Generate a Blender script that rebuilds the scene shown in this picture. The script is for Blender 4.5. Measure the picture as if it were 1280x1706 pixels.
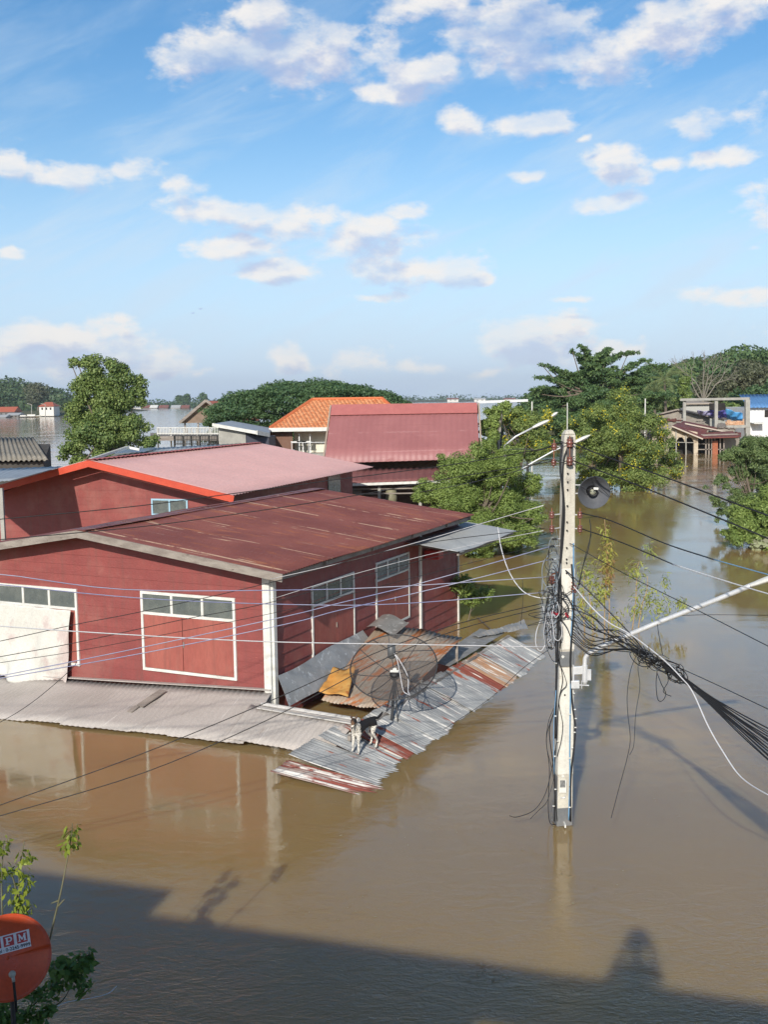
import bpy, math, random
import numpy as np
from mathutils import Vector, Matrix
random.seed(7); rng = np.random.default_rng(7)
sc = bpy.context.scene
for o in list(bpy.data.objects): bpy.data.objects.remove(o)

# ---------------------------------------------------------------- camera
F = 1750.0; PITCH = math.radians(6.16); ROLL = math.radians(.77); H = 5.6
_f = np.array([0, math.cos(PITCH), -math.sin(PITCH)]); _r = np.array([1., 0, 0]); _u = np.cross(_r, _f)
_R = _r*math.cos(ROLL) - _u*math.sin(ROLL); _U = _u*math.cos(ROLL) + _r*math.sin(ROLL)
cd = bpy.data.cameras.new('camera'); cam = bpy.data.objects.new('camera', cd); sc.collection.objects.link(cam)
cd.sensor_fit = 'VERTICAL'; cd.sensor_height = 24; cd.lens = 24*F/1706; cd.clip_start = .05; cd.clip_end = 20000
cam.matrix_world = Matrix(((_R[0], _U[0], -_f[0], 0), (_R[1], _U[1], -_f[1], 0), (_R[2], _U[2], -_f[2], H), (0, 0, 0, 1)))
sc.camera = cam
OO = np.array([0, 0, H])
def _ray(px, py):
    return _f*F + _R*(px-640) + _U*(853-py)
def A(px, py, Y):                                  # point seen at a pixel, at distance Y
    d = _ray(px, py); return OO + d*(Y/d[1])
def W(px, py, z=0.):                               # point seen at a pixel, at height z
    d = _ray(px, py); return OO + d*((z-H)/d[2])

# ---------------------------------------------------------------- light, sky, exposure
SUN_EL = math.radians(27.2); SUN_AZ = math.radians(13.85)      # shadows run towards azimuth 13.85 deg right of +Y
sl = bpy.data.lights.new('sun', 'SUN'); sun = bpy.data.objects.new('sun', sl); sc.collection.objects.link(sun)
sl.energy = 5.0; sl.angle = math.radians(.55); sl.color = (1, .94, .84)
sd = Vector((math.sin(SUN_AZ)*math.cos(SUN_EL), math.cos(SUN_AZ)*math.cos(SUN_EL), -math.sin(SUN_EL)))
sun.rotation_euler = sd.to_track_quat('-Z', 'Y').to_euler()
sc.view_settings.view_transform = 'Standard'; sc.view_settings.look = 'None'
sc.view_settings.exposure = -.18; sc.view_settings.gamma = 1
sc.render.engine = 'CYCLES'
sc.cycles.max_bounces = 6; sc.cycles.diffuse_bounces = 3; sc.cycles.glossy_bounces = 3
sc.cycles.transparent_max_bounces = 12; sc.cycles.caustics_reflective = False; sc.cycles.caustics_refractive = False

class NT:
    def __init__(s, tree): s.t = tree
    def n(s, typ, ins=None, **props):
        nd = s.t.nodes.new(typ)
        for k, v in props.items(): setattr(nd, k, v)
        for k, v in (ins or {}).items(): s.set(nd.inputs[k], v)
        return nd
    def set(s, sock, v):
        if isinstance(v, bpy.types.NodeSocket): s.t.links.new(v, sock)
        else: sock.default_value = v
    def m(s, op, a, b=0., c=0., clamp=False):
        nd = s.n('ShaderNodeMath', {0: a, 1: b, 2: c}, operation=op); nd.use_clamp = clamp; return nd.outputs[0]
    def v(s, op, a, b=(0, 0, 0)):
        return s.n('ShaderNodeVectorMath', {0: a, 1: b}, operation=op)
    def ss(s, x, lo, hi, a=0., b=1.):
        return s.n('ShaderNodeMapRange', {0: x, 1: lo, 2: hi, 3: a, 4: b}, interpolation_type='SMOOTHSTEP').outputs[0]
    def mix(s, f, a, b, blend='MIX'):
        nd = s.t.nodes.new('ShaderNodeMix'); nd.data_type = 'RGBA'; nd.blend_type = blend
        for i, v in ((0, f), (6, a), (7, b)):
            if isinstance(v, tuple) and len(v) == 3: v = (*v, 1)
            s.set(nd.inputs[i], v)
        return nd.outputs[2]
    def noise(s, vec, scale, detail=4, rough=.55, lac=2., dist=0.):
        return s.n('ShaderNodeTexNoise', {'Vector': vec, 'Scale': scale, 'Detail': detail, 'Roughness': rough, 'Lacunarity': lac, 'Distortion': dist}).outputs[0]

w = bpy.data.worlds.new('World'); sc.world = w; w.use_nodes = True
wt = w.node_tree; wt.nodes.clear(); g = NT(wt)
sky = g.n('ShaderNodeTexSky', sky_type='NISHITA'); sky.sun_disc = False
sky.sun_elevation = SUN_EL; sky.sun_rotation = SUN_AZ + math.pi
sky.air_density = 1.0; sky.dust_density = .6; sky.ozone_density = 1.6; sky.altitude = 0
tc = g.n('ShaderNodeTexCoord'); sp = g.n('ShaderNodeSeparateXYZ', {0: tc.outputs['Generated']})
azn = g.m('ARCTAN2', sp.outputs[0], sp.outputs[1]); eln = g.m('ARCSINE', sp.outputs[2])
# clouds: (azimuth deg*100ish given through picture measurements of direction), radii in rad, weight
CL = [(350,95,88,40),(450,80,130,42),(570,105,120,38),(690,118,80,28),(430,30,60,26),(320,108,56,24),(650,152,180,28,.72),
 (720,8,130,30,.8),(850,30,130,56,.95),(900,92,76,34),(1010,92,104,34),(1095,68,86,32),(1180,22,104,30),(810,120,60,40,.6),
 (780,198,56,28),(870,205,80,16),(130,290,75,22),(222,288,46,18),(298,310,38,16),(380,350,100,22),(490,372,110,30),(610,395,90,38),
 (680,350,38,15),(380,408,70,24),(460,450,64,20),(640,452,72,22),(720,450,88,30),(792,460,36,14),(632,494,42,8),
 (1030,272,52,30),(1020,336,56,16),(1110,272,50,16,.6),(1155,208,52,20),(1196,263,42,13),(876,293,28,9),(8,275,26,20),(14,420,26,11),
 (40,572,60,36,1.15),(135,580,62,38,1.15),(212,580,52,38,1.15),(262,606,46,24),(330,615,60,16,.7),(490,592,34,26),(600,600,56,28,.8),(690,610,60,18,.7),
 (890,570,84,36,1.15),(935,556,44,28,1.15),(1040,580,46,12),(820,622,60,16,.7),(1225,492,90,20,.8),(950,500,44,10,.7),(1255,405,50,28,.5),(970,226,18,8,.8),
 (-160,330,90,40),(-260,140,160,60),(-420,560,160,60),(1420,340,120,50),(1520,560,170,50),(1600,160,200,70),(-700,300,220,80),(1900,430,200,70)]
grp = bpy.data.node_groups.new('cloud_field', 'ShaderNodeTree')
grp.interface.new_socket('vec', in_out='INPUT', socket_type='NodeSocketVector')
grp.interface.new_socket('density', in_out='OUTPUT', socket_type='NodeSocketFloat')
q = NT(grp); gi = grp.nodes.new('NodeGroupInput'); go = grp.nodes.new('NodeGroupOutput')
acc = None
wob = q.n('ShaderNodeTexNoise', {'Vector': gi.outputs[0], 'Scale': 16., 'Detail': 3., 'Roughness': .6})
wv = q.v('MULTIPLY', q.v('SUBTRACT', wob.outputs[1], (.5, .5, .5)).outputs[0], (.05, .022, 0)).outputs[0]
vin = q.v('ADD', gi.outputs[0], wv).outputs[0]
for c in CL:
    cx, cy, rx, ry = c[:4]; wgt = c[4] if len(c) > 4 else 1.
    d = _ray(cx, cy); d = d/np.linalg.norm(d); a0, e0 = math.atan2(d[0], d[1]), math.asin(d[2])
    s1 = q.v('SUBTRACT', vin, (a0, e0, 0)).outputs[0]
    s2 = q.v('MULTIPLY', s1, (1750/rx/1.38, 1750/ry/1.38, 0)).outputs[0]
    ln = q.n('ShaderNodeVectorMath', {0: s2}, operation='LENGTH').outputs[1]
    val = q.m('SUBTRACT', wgt, ln)
    acc = val if acc is None else q.n('ShaderNodeMath', {0: acc, 1: val, 2: .06}, operation='SMOOTH_MAX').outputs[0]
st = q.v('MULTIPLY', gi.outputs[0], (1, 1.7, 1)).outputs[0]
nz = q.noise(st, 17., 9, .57)
nz2 = q.noise(st, 60., 5, .6)
fld = q.m('ADD', q.m('MULTIPLY', q.m('SUBTRACT', nz, .5), 2.5), acc)
fld = q.m('ADD', q.m('MULTIPLY', q.m('SUBTRACT', nz2, .5), .45), fld)
grp.links.new(q.m('MULTIPLY', fld, 1.), go.inputs[0])
vec = g.n('ShaderNodeCombineXYZ', {0: azn, 1: eln, 2: 0.}).outputs[0]
c1 = g.n('ShaderNodeGroup'); c1.node_tree = grp; wt.links.new(vec, c1.inputs[0])
c2 = g.n('ShaderNodeGroup'); c2.node_tree = grp; wt.links.new(g.v('ADD', vec, (-.007, .016, 0)).outputs[0], c2.inputs[0])
veil = g.ss(g.noise(g.v('MULTIPLY', vec, (7, 16, 1)).outputs[0], 1.5, 6, .6), .35, .62, .58, 1.)
dens = g.m('MULTIPLY', g.ss(c1.outputs[0], .08, .66), veil)
under = g.ss(c2.outputs[0], .22, .95)
cir = g.noise(g.v('MULTIPLY', g.n('ShaderNodeVectorRotate', {'Vector': vec, 'Angle': -.38}, rotation_type='Z_AXIS').outputs[0], (3.2, 15, 1)).outputs[0], 1.6, 7, .62, dist=.5)
cirm = g.m('MULTIPLY', g.ss(cir, .40, .74), g.ss(eln, .34, .12, .25, .6))
hz = g.ss(eln, .0, .24, .75, .0)
skyc = g.n('ShaderNodeHueSaturation', {'Saturation': g.ss(eln, .08, .34, 1.15, 1.32), 'Value': g.ss(eln, .50, .85, 1.62, .5), 'Color': sky.outputs[0]}).outputs[0]
skyc = g.mix(hz, skyc, (5.3, 7.3, 11.2))
skyc = g.mix(cirm, skyc, (7.4, 8.9, 10.4))
cc = g.mix(under, (10.7, 10.4, 10.1), (6.0, 6.4, 8.6))
lowc = g.ss(eln, .0, .06, .85, 1.)
skyc = g.mix(g.m('MULTIPLY', g.m('MULTIPLY', dens, g.m('SUBTRACT', .96, g.m('MULTIPLY', under, .30))), lowc), skyc, cc)
bg = g.n('ShaderNodeBackground', {0: skyc, 1: .1}); out = g.n('ShaderNodeOutputWorld')
wt.links.new(bg.outputs[0], out.inputs[0])

# ---------------------------------------------------------------- helpers
def tag(o, label, cat, group=None, kind=None):
    o['label'] = label; o['category'] = cat
    if group: o['group'] = group
    if kind: o['kind'] = kind
    return o
def thing(name, label, cat, loc=(0, 0, 0), group=None):
    o = bpy.data.objects.new(name, None); sc.collection.objects.link(o); o.location = tuple(map(float, loc)); o.empty_display_size = .2
    return tag(o, label, cat, group)
def rootloc(p):
    while p.parent: p = p.parent
    return np.array(p.location)
class MB:
    def __init__(s): s.V = []; s.Fc = []; s.M = []
    def add(s, vs, fs, m=0):
        k = len(s.V); s.V += [tuple(map(float, v)) for v in vs]; s.Fc += [tuple(i+k for i in f) for f in fs]; s.M += [m]*len(fs); return s
    def hexa(s, p, m=0):      # 8 points: bottom 0-3, top 4-7
        return s.add(p, [(3,2,1,0),(4,5,6,7),(0,1,5,4),(1,2,6,5),(2,3,7,6),(3,0,4,7)], m)
    def box(s, c, size, rz=0., m=0, ax=None):
        cx, sx = math.cos(rz), math.sin(rz); X, Y, Z = [k/2 for k in size]
        pts = []
        for z in (-Z, Z):
            for x, y in ((-X,-Y),(X,-Y),(X,Y),(-X,Y)): pts.append((c[0]+x*cx-y*sx, c[1]+x*sx+y*cx, c[2]+z))
        return s.hexa(pts, m)
    def beam(s, p, q_, wd, ht, m=0, up=(0, 0, 1)):   # box from p to q
        p = np.array(p, float); q_ = np.array(q_, float); d = q_-p; L = np.linalg.norm(d); d /= L
        up = np.array(up, float); sd_ = np.cross(d, up)
        if np.linalg.norm(sd_) < 1e-3: sd_ = np.cross(d, (1, 0, 0))
        sd_ /= np.linalg.norm(sd_); up = np.cross(sd_, d)
        P = []
        for e in (p, q_):
            for a_, b_ in ((-1,-1),(1,-1),(1,1),(-1,1)): P.append(e+sd_*a_*wd/2+up*b_*ht/2)
        return s.hexa(P, m)
    def tube(s, pts, r, n=6, m=0, cap=True, closed=False):
        pts = [np.array(p, float) for p in pts]; N = len(pts); rs = r if hasattr(r, '__len__') else [r]*N
        k = len(s.V); prev = None
        for i, p in enumerate(pts):
            if closed: d = pts[(i+1) % N]-pts[i-1]
            else: d = pts[min(i+1, N-1)]-pts[max(i-1, 0)]
            d = d/(np.linalg.norm(d)+1e-9)
            if prev is None:
                a_ = np.cross(d, (0, 0, 1.)); 
                if np.linalg.norm(a_) < .1: a_ = np.cross(d, (1., 0, 0))
            else: a_ = prev - d*(prev@d)
            a_ /= np.linalg.norm(a_)+1e-9; prev = a_; b_ = np.cross(d, a_)
            for j in range(n):
                t = 2*math.pi*j/n; s.V.append(tuple(p+(a_*math.cos(t)+b_*math.sin(t))*rs[i]))
        for i in range(N if closed else N-1):
            for j in range(n):
                i2 = (i+1) % N
                s.Fc.append((k+i*n+j, k+i*n+(j+1) % n, k+i2*n+(j+1) % n, k+i2*n+j)); s.M.append(m)
        if cap and not closed:
            s.Fc.append(tuple(k+j for j in range(n))[::-1]); s.Fc.append(tuple(k+(N-1)*n+j for j in range(n))); s.M += [m, m]
        return s
    def lathe(s, c, prof, n=16, axis=(0, 0, 1), m=0):    # prof: (r, h)
        ax = np.array(axis, float); ax /= np.linalg.norm(ax); a_ = np.cross(ax, (0, 1, 0)) if abs(ax[1]) < .9 else np.cross(ax, (1, 0, 0))
        a_ /= np.linalg.norm(a_); b_ = np.cross(ax, a_); k = len(s.V); c = np.array(c, float)
        for r_, h_ in prof:
            for j in range(n):
                t = 2*math.pi*j/n; s.V.append(tuple(c+ax*h_+(a_*math.cos(t)+b_*math.sin(t))*max(r_, 1e-4)))
        for i in range(len(prof)-1):
            for j in range(n):
                s.Fc.append((k+i*n+j, k+i*n+(j+1) % n, k+(i+1)*n+(j+1) % n, k+(i+1)*n+j)); s.M.append(m)
        return s
    def corr(s, p00, p10, p01, p11, pitch, amp, nv=6, m=0, wob=0., jag=0., seed=0):
        p00, p10, p01, p11 = [np.array(p, float) for p in (p00, p10, p01, p11)]
        L = np.linalg.norm(p10-p00); nu = max(8, int(L/pitch*6)); nrm = np.cross(p10-p00, p01-p00); nrm /= np.linalg.norm(nrm)
        if nrm[2] < 0: nrm = -nrm
        rr = np.random.default_rng(seed); k = len(s.V); ph = rr.uniform(0, 6, 8)
        jg = [rr.uniform(-jag, jag) for _ in range(int(L/.7)+2)]
        for i in range(nu+1):
            u = i/nu; dz = amp*math.sin(u*L/pitch*2*math.pi); jj = jg[int(u*L/.7)]
            for j in range(nv+1):
                v = j/nv; vv = v + (jj*v*v if jag else 0)
                p = (p00*(1-u)+p10*u)*(1-vv)+(p01*(1-u)+p11*u)*vv
                wz = wob*(math.sin(u*7+ph[0])*math.sin(v*4+ph[1])+.6*math.sin(u*17+ph[2]+v*3)+.4*math.sin(v*9+ph[3]+u*5))
                s.V.append(tuple(p+nrm*(dz+wz)))
        for i in range(nu):
            for j in range(nv):
                a_ = k+i*(nv+1)+j; s.Fc.append((a_, a_+nv+1, a_+nv+2, a_+1)); s.M.append(m)
        return s
    def grid(s, fn, nu, nv, m=0):
        k = len(s.V)
        for i in range(nu+1):
            for j in range(nv+1): s.V.append(tuple(map(float, fn(i/nu, j/nv))))
        for i in range(nu):
            for j in range(nv):
                a_ = k+i*(nv+1)+j; s.Fc.append((a_, a_+nv+1, a_+nv+2, a_+1)); s.M.append(m)
        return s
    def build(s, name, mat, parent=None, smooth=False, loc=None, solid=0, bevel=0):
        me = bpy.data.meshes.new(name); V = np.array(s.V, float).reshape(-1, 3)
        if parent is not None: off = rootloc(parent)
        elif loc is not None: off = np.array(loc, float)
        else: off = np.array([V[:, 0].mean(), V[:, 1].mean(), V[:, 2].min()])
        me.from_pydata([tuple(v) for v in (V-off)], [], s.Fc)
        for mm in (mat if isinstance(mat, (list, tuple)) else [mat]): me.materials.append(mm)
        if any(s.M): me.polygons.foreach_set('material_index', s.M)
        if smooth: me.polygons.foreach_set('use_smooth', [True]*len(me.polygons))
        o = bpy.data.objects.new(name, me); sc.collection.objects.link(o)
        if parent is not None: o.parent = parent
        else: o.location = tuple(off)
        if bevel:
            b_ = o.modifiers.new('bevel', 'BEVEL'); b_.width = bevel; b_.segments = 2; b_.limit_method = 'ANGLE'
        if solid:
            q_ = o.modifiers.new('solid', 'SOLIDIFY'); q_.thickness = solid; q_.offset = -1
        return o
def copy_tree(o, parent=None):
    c = o.copy(); sc.collection.objects.link(c); c.parent = parent
    for ch in o.children: copy_tree(ch, c)
    return c
def spline(pts, n=8):
    P = [np.array(p, float) for p in pts]
    if len(P) == 2: return [P[0]*(1-t)+P[1]*t for t in np.linspace(0, 1, n+1)]
    P = [2*P[0]-P[1]]+P+[2*P[-1]-P[-2]]; o = []
    for i in range(1, len(P)-2):
        for k in range(n):
            t = k/n; a_, b_, c_, d_ = P[i-1:i+3]
            o.append(.5*((2*b_)+(-a_+c_)*t+(2*a_-5*b_+4*c_-d_)*t*t+(-a_+3*b_-3*c_+d_)*t**3))
    o.append(P[-2]); return o

# ---------------------------------------------------------------- materials
MATS = {}
def pm(name, c1, c2=None, rough=.6, scale=3., metal=0., bump=0., bscale=30., c3=None, s3=12., t3=(.55, .7), stretch=(1, 1, 1), rz=0., spec=.5, coat=0., detail=5, drip=0.):
    if name in MATS: return MATS[name]
    m = bpy.data.materials.new(name); m.use_nodes = True; t = m.node_tree; t.nodes.clear(); g = NT(t); MATS[name] = m
    co = g.n('ShaderNodeTexCoord').outputs['Object']
    if rz: co = g.n('ShaderNodeVectorRotate', {'Vector': co, 'Angle': rz}, rotation_type='Z_AXIS').outputs[0]
    cs = g.v('MULTIPLY', co, stretch).outputs[0] if stretch != (1, 1, 1) else co
    col = (*c1, 1); 
    if c2: col = g.mix(g.ss(g.noise(cs, scale, detail), .3, .7), c1, c2)
    if c3: col = g.mix(g.ss(g.noise(cs, s3, 6, .65), *t3), col, c3)
    fine = g.ss(g.noise(cs, scale*9+8, 3), .2, .8, .9, 1.08)
    col = g.mix(1., col, g.n('ShaderNodeCombineColor', {0: fine, 1: fine, 2: fine}).outputs[0], 'MULTIPLY')
    if drip:
        dr = g.ss(g.noise(g.v('MULTIPLY', co, (9, 9, .55)).outputs[0], 1.3, 6, .62), .45, .72, 0., drip); bl_ = g.ss(g.noise(co, .9, 5, .65), .48, .66, 0., drip*.8)
        col = g.mix(dr, col, (.13, .075, .06)); col = g.mix(bl_, col, (.40, .20, .16))
    bs = g.n('ShaderNodeBsdfPrincipled', {'Base Color': col, 'Metallic': metal, 'Specular IOR Level': spec, 'Coat Weight': coat})
    rn = g.ss(g.noise(co, scale*2+3, 4), .2, .8, max(rough-.12, .03), min(rough+.12, 1)); g.set(bs.inputs['Roughness'], rn)
    if bump:
        b_ = g.n('ShaderNodeBump', {'Strength': bump, 'Distance': .02, 'Height': g.noise(cs, bscale, 5)}); t.links.new(b_.outputs[0], bs.inputs['Normal'])
    t.links.new(bs.outputs[0], g.n('ShaderNodeOutputMaterial').inputs[0]); return m
def leafmat(name, cols, trans=.36, nscale=.5, rough=.5):
    if name in MATS: return MATS[name]
    if trans == .36: cols = [tuple(min(c*k, .5) for c, k in zip(cc_, (1.6, 1.52, 1.75))) for cc_ in cols]
    m = bpy.data.materials.new(name); m.use_nodes = True; t = m.node_tree; t.nodes.clear(); g = NT(t); MATS[name] = m
    co = g.n('ShaderNodeTexCoord').outputs['Object']; ri = g.n('ShaderNodeNewGeometry').outputs['Random Per Island']
    a_ = g.mix(g.ss(g.noise(co, nscale, 4), .35, .65), cols[0], cols[1])
    a_ = g.mix(g.ss(ri, .35, 1.), a_, cols[2])
    if len(cols) > 3: a_ = g.mix(g.ss(g.m('FRACT', g.m('MULTIPLY', ri, 37.7)), .9, .93), a_, cols[3])
    bs = g.n('ShaderNodeBsdfPrincipled', {'Base Color': a_, 'Roughness': rough, 'Specular IOR Level': .35})
    tr = g.n('ShaderNodeBsdfTranslucent', {'Color': g.mix(.5, a_, (.18, .28, .02))})
    mx = g.n('ShaderNodeMixShader', {0: trans, 1: bs.outputs[0], 2: tr.outputs[0]})
    t.links.new(mx.outputs[0], g.n('ShaderNodeOutputMaterial').inputs[0]); return m
AZ = math.radians(25)                                   # heading of the front house
def streaky(name, base, base2, pale, rust, rough=.5, metal=.0, lap=.76, rz=AZ, pal_t=(.62, .68), rust_t=(.56, .68), lapw=.03, rusts=1.):
    """painted / zinc roof sheet: streaks along the corrugation, pale worn laps, rust patches; x after rotation = along slope"""
    if name in MATS: return MATS[name]
    m = bpy.data.materials.new(name); m.use_nodes = True; t = m.node_tree; t.nodes.clear(); g = NT(t); MATS[name] = m
    co = g.n('ShaderNodeTexCoord').outputs['Object']
    co = g.n('ShaderNodeVectorRotate', {'Vector': co, 'Angle': rz}, rotation_type='Z_AXIS').outputs[0]
    sp = g.n('ShaderNodeSeparateXYZ', {0: co})
    col = g.mix(g.ss(g.noise(co, .9, 5), .35, .65), base, base2)
    sheet = g.n('ShaderNodeTexWhiteNoise', {'W': g.m('FLOOR', g.m('DIVIDE', sp.outputs[1], lap))}, noise_dimensions='1D').outputs[0]
    col = g.mix(g.m('MULTIPLY', sheet, .35), col, base2)
    r1 = g.ss(g.noise(g.v('MULTIPLY', co, (.7, 3.5, 1)).outputs[0], 1.3, 7, .65), *rust_t)
    col = g.mix(g.m('MULTIPLY', r1, rusts), col, rust)
    pl = g.ss(g.noise(g.v('MULTIPLY', co, (.35, 14, 1)).outputs[0], 1.2, 5, .6), *pal_t)
    pl2 = g.ss(g.noise(g.v('MULTIPLY', co, (1.2, 3, 1)).outputs[0], 1.1, 4), .48, .58)
    fr = g.m('ABSOLUTE', g.m('SUBTRACT', g.m('FRACT', g.m('DIVIDE', sp.outputs[1], lap)), .5))
    ln = g.m('MULTIPLY', g.m('LESS_THAN', fr, lapw), g.ss(g.noise(g.v('MULTIPLY', co, (1.1, 1.3, 1)).outputs[0], 1.2, 5, .7), .45, .55))
    col = g.mix(g.m('MULTIPLY', g.m('MULTIPLY', pl, pl2), .9), col, pale)
    col = g.mix(g.m('MULTIPLY', ln, .85), col, pale)
    fine = g.ss(g.noise(co, 40, 3), .2, .8, .88, 1.1)
    col = g.mix(1., col, g.n('ShaderNodeCombineColor', {0: fine, 1: fine, 2: fine}).outputs[0], 'MULTIPLY')
    bs = g.n('ShaderNodeBsdfPrincipled', {'Base Color': col, 'Metallic': g.m('MULTIPLY', g.m('SUBTRACT', 1., r1), metal)})
    g.set(bs.inputs['Roughness'], g.m('ADD', rough, g.m('MULTIPLY', r1, .25)))
    t.links.new(bs.outputs[0], g.n('ShaderNodeOutputMaterial').inputs[0]); return m

# flood water
def water_mat():
    m = bpy.data.materials.new('flood_water'); m.use_nodes = True; t = m.node_tree; t.nodes.clear(); g = NT(t)
    co = g.n('ShaderNodeTexCoord').outputs['Object']
    big = g.noise(g.v('MULTIPLY', co, (.5, .16, 1)).outputs[0], .5, 4, dist=.6)
    col = g.mix(g.ss(big, .3, .7), (.36, .246, .108), (.325, .228, .108))
    sp = g.n('ShaderNodeSeparateXYZ', {0: co})
    far = g.ss(sp.outputs[1], 60, 320)
    n1 = g.noise(g.v('MULTIPLY', co, (1, 1.7, 1)).outputs[0], 2.2, 5, .6, dist=.8)
    n2 = g.noise(g.v('MULTIPLY', co, (1, 2.2, 1)).outputs[0], 12., 3, .6, dist=.5)
    patch = g.ss(g.noise(g.v('MULTIPLY', co, (.45, .8, 1)).outputs[0], .35, 3), .38, .66, .15, 1.)
    near = g.ss(sp.outputs[1], 13, 8.5, 0., 1.)
    h = g.m('ADD', n1, g.m('MULTIPLY', n2, g.m('ADD', .10, g.m('MULTIPLY', near, .42))))
    h = g.m('MULTIPLY', h, g.m('ADD', patch, g.m('MULTIPLY', near, 2.6)))
    b_ = g.n('ShaderNodeBump', {'Strength': .5, 'Distance': .016, 'Height': h})
    bs = g.n('ShaderNodeBsdfPrincipled', {'Base Color': col, 'IOR': 1.56, 'Roughness': g.m('ADD', g.ss(g.noise(g.v('MULTIPLY', co, (.12, .55, 1)).outputs[0], .8, 5, .6, dist=1.2), .42, .66, .015, .085), g.m('MULTIPLY', far, .06)), 'Normal': b_.outputs[0]})
    bs.inputs['Subsurface Weight'].default_value = 1.; bs.inputs['Subsurface Radius'].default_value = (1., .7, .4); bs.inputs['Subsurface Scale'].default_value = .7
    t.links.new(bs.outputs[0], g.n('ShaderNodeOutputMaterial').inputs[0]); return m
wa = MB(); R0 = 9000
wa.add([(-R0, -400, 0), (R0, -400, 0), (R0, R0, 0), (-R0, R0, 0)], [(0, 1, 2, 3)])
o = wa.build('water', water_mat(), loc=(0, 0, 0)); o['kind'] = 'structure'

# common materials
red_board = pm('red_board', (.285, .070, .062), (.245, .058, .053), rough=.55, scale=1.5, c3=(.36, .10, .08), s3=6, t3=(.62, .8), stretch=(1, 1, 3), bump=.2, bscale=20, drip=.32)
red_shutter = pm('red_shutter', (.38, .115, .088), (.33, .088, .070), rough=.55, scale=2., c3=(.40, .16, .12), s3=5, t3=(.6, .8), stretch=(1, 1, .3), drip=.3)
white_paint = pm('white_paint', (.78, .78, .74), (.66, .65, .6), rough=.5, scale=6, c3=(.4, .36, .3), s3=14, t3=(.66, .78))
grey_wood = pm('grey_wood', (.34, .30, .26), (.23, .195, .17), rough=.8, scale=5, stretch=(.4, 1, 2), c3=(.14, .11, .09), s3=9, t3=(.6, .72), bump=.4)
dark_in = pm('dark_interior', (.015, .013, .012), (.03, .024, .02), rough=.9)
pane_m = pm('pane_frosted', (.10, .115, .11), (.15, .165, .15), rough=.22, scale=4, spec=.6)
zinc = streaky('zinc', (.42, .44, .46), (.31, .33, .35), (.72, .72, .70), (.30, .085, .035), rough=.5, metal=.25, rust_t=(.60, .70), pal_t=(.5, .6), rusts=.9)
rust_roof = streaky('rust_roof', (.25, .085, .066), (.185, .060, .050), (.50, .33, .23), (.38, .14, .065), rough=.46, lapw=.020, pal_t=(.61, .65), rust_t=(.54, .68), rusts=.6)
pink_roof = pm('pink_roof', (.80, .47, .43), (.74, .43, .395), rough=.45, scale=.8, c3=(.74, .47, .43), s3=3, t3=(.5, .8), spec=.6)
concrete = pm('concrete', (.42, .41, .37), (.33, .32, .29), rough=.85, scale=3, c3=(.2, .19, .17), s3=9, t3=(.62, .8), bump=.3)
pole_conc = pm('pole_concrete', (.66, .63, .54), (.58, .55, .47), rough=.75, scale=4, c3=(.36, .33, .28), s3=7, t3=(.54, .74), bump=.3, bscale=60, drip=.22)
pole_white = pm('pole_whitewash', (.80, .78, .70), (.72, .70, .63), rough=.7, scale=4, c3=(.46, .43, .36), s3=8, t3=(.6, .76), bump=.2, drip=.15)
pole_grey = pm('pole_wet', (.16, .17, .18), (.22, .22, .22), rough=.6, scale=6)
galv = pm('galvanised', (.74, .75, .76), (.64, .65, .66), rough=.42, metal=.25, scale=8)
black_rub = pm('cable_black', (.018, .018, .02), rough=.5)
cab_white = pm('cable_pale', (.62, .62, .64), rough=.5)
cab_blue = pm('cable_violet', (.22, .24, .42), (.42, .42, .52), rough=.5, scale=.7)
cab_lblue = pm('cable_light_blue', (.16, .34, .55), rough=.5)
brown_ins = pm('porcelain_brown', (.20, .065, .045), (.14, .05, .035), rough=.25, spec=.7)
tin_grey = pm('sheet_grey', (.42, .41, .39), (.31, .305, .29), rough=.45, metal=.3, scale=3, c3=(.6, .6, .58), s3=8, t3=(.56, .66))
bark = pm('bark', (.13, .10, .075), (.19, .155, .12), rough=.9, scale=6, stretch=(1, 1, .3), bump=.5)

# ---------------------------------------------------------------- front red house
C0 = np.array([-1.99, 17.88, 0.]); HB = np.array([math.sin(AZ), math.cos(AZ), 0]); HA = np.array([-HB[1], HB[0], 0])
def L(a_, b_, z): return C0 + HA*a_ + HB*b_ + np.array([0, 0, z])
fh = thing('red_house', 'front red board house with rusty brown corrugated roof rising from the water', 'house', L(3, 4, 0))
def boardwall(org, ud, nd, zlo, zhi, rng_fn, mb, pitch=.19, lip=.011):
    z = zlo
    while z < zhi-1e-3:
        z2 = min(z+pitch, zhi); u0, u1 = rng_fn(z); v0, v1 = rng_fn(z2)
        if u1-u0 > .02:
            def P(u, zz, off): return org+ud*u+nd*off+np.array([0, 0, zz])
            mb.add([P(u0, z, lip), P(u1, z, lip), P(v1, z2, 0), P(v0, z2, 0)], [(0, 1, 2, 3)])
            mb.add([P(u0, z, 0), P(u1, z, 0), P(u1, z, lip), P(u0, z, lip)], [(0, 1, 2, 3)])
        z = z2
RZ = lambda a_: 3.28-.132*abs(3.8-a_) if a_ < 3.8 else 3.28-.17*(a_-3.8)     # roof height above floor plan
LEN = 9.06; WID = 7.6
wl = MB()
def frng(z):
    if z < 2.6: return (0, WID)
    return (max(0, 3.8-(3.22-z)/.132), min(WID, 3.8+(3.22-z)/.17))
boardwall(L(0, 0, 0), HA, -HB, -.3, 3.2, frng, wl)
boardwall(L(0, 0, 0), HB, -HA, -.3, 2.72, lambda z: (0, LEN), wl, pitch=.24, lip=.02)
boardwall(L(WID, 0, 0), HB, HA, -.3, 2.55, lambda z: (0, LEN), wl)
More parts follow.
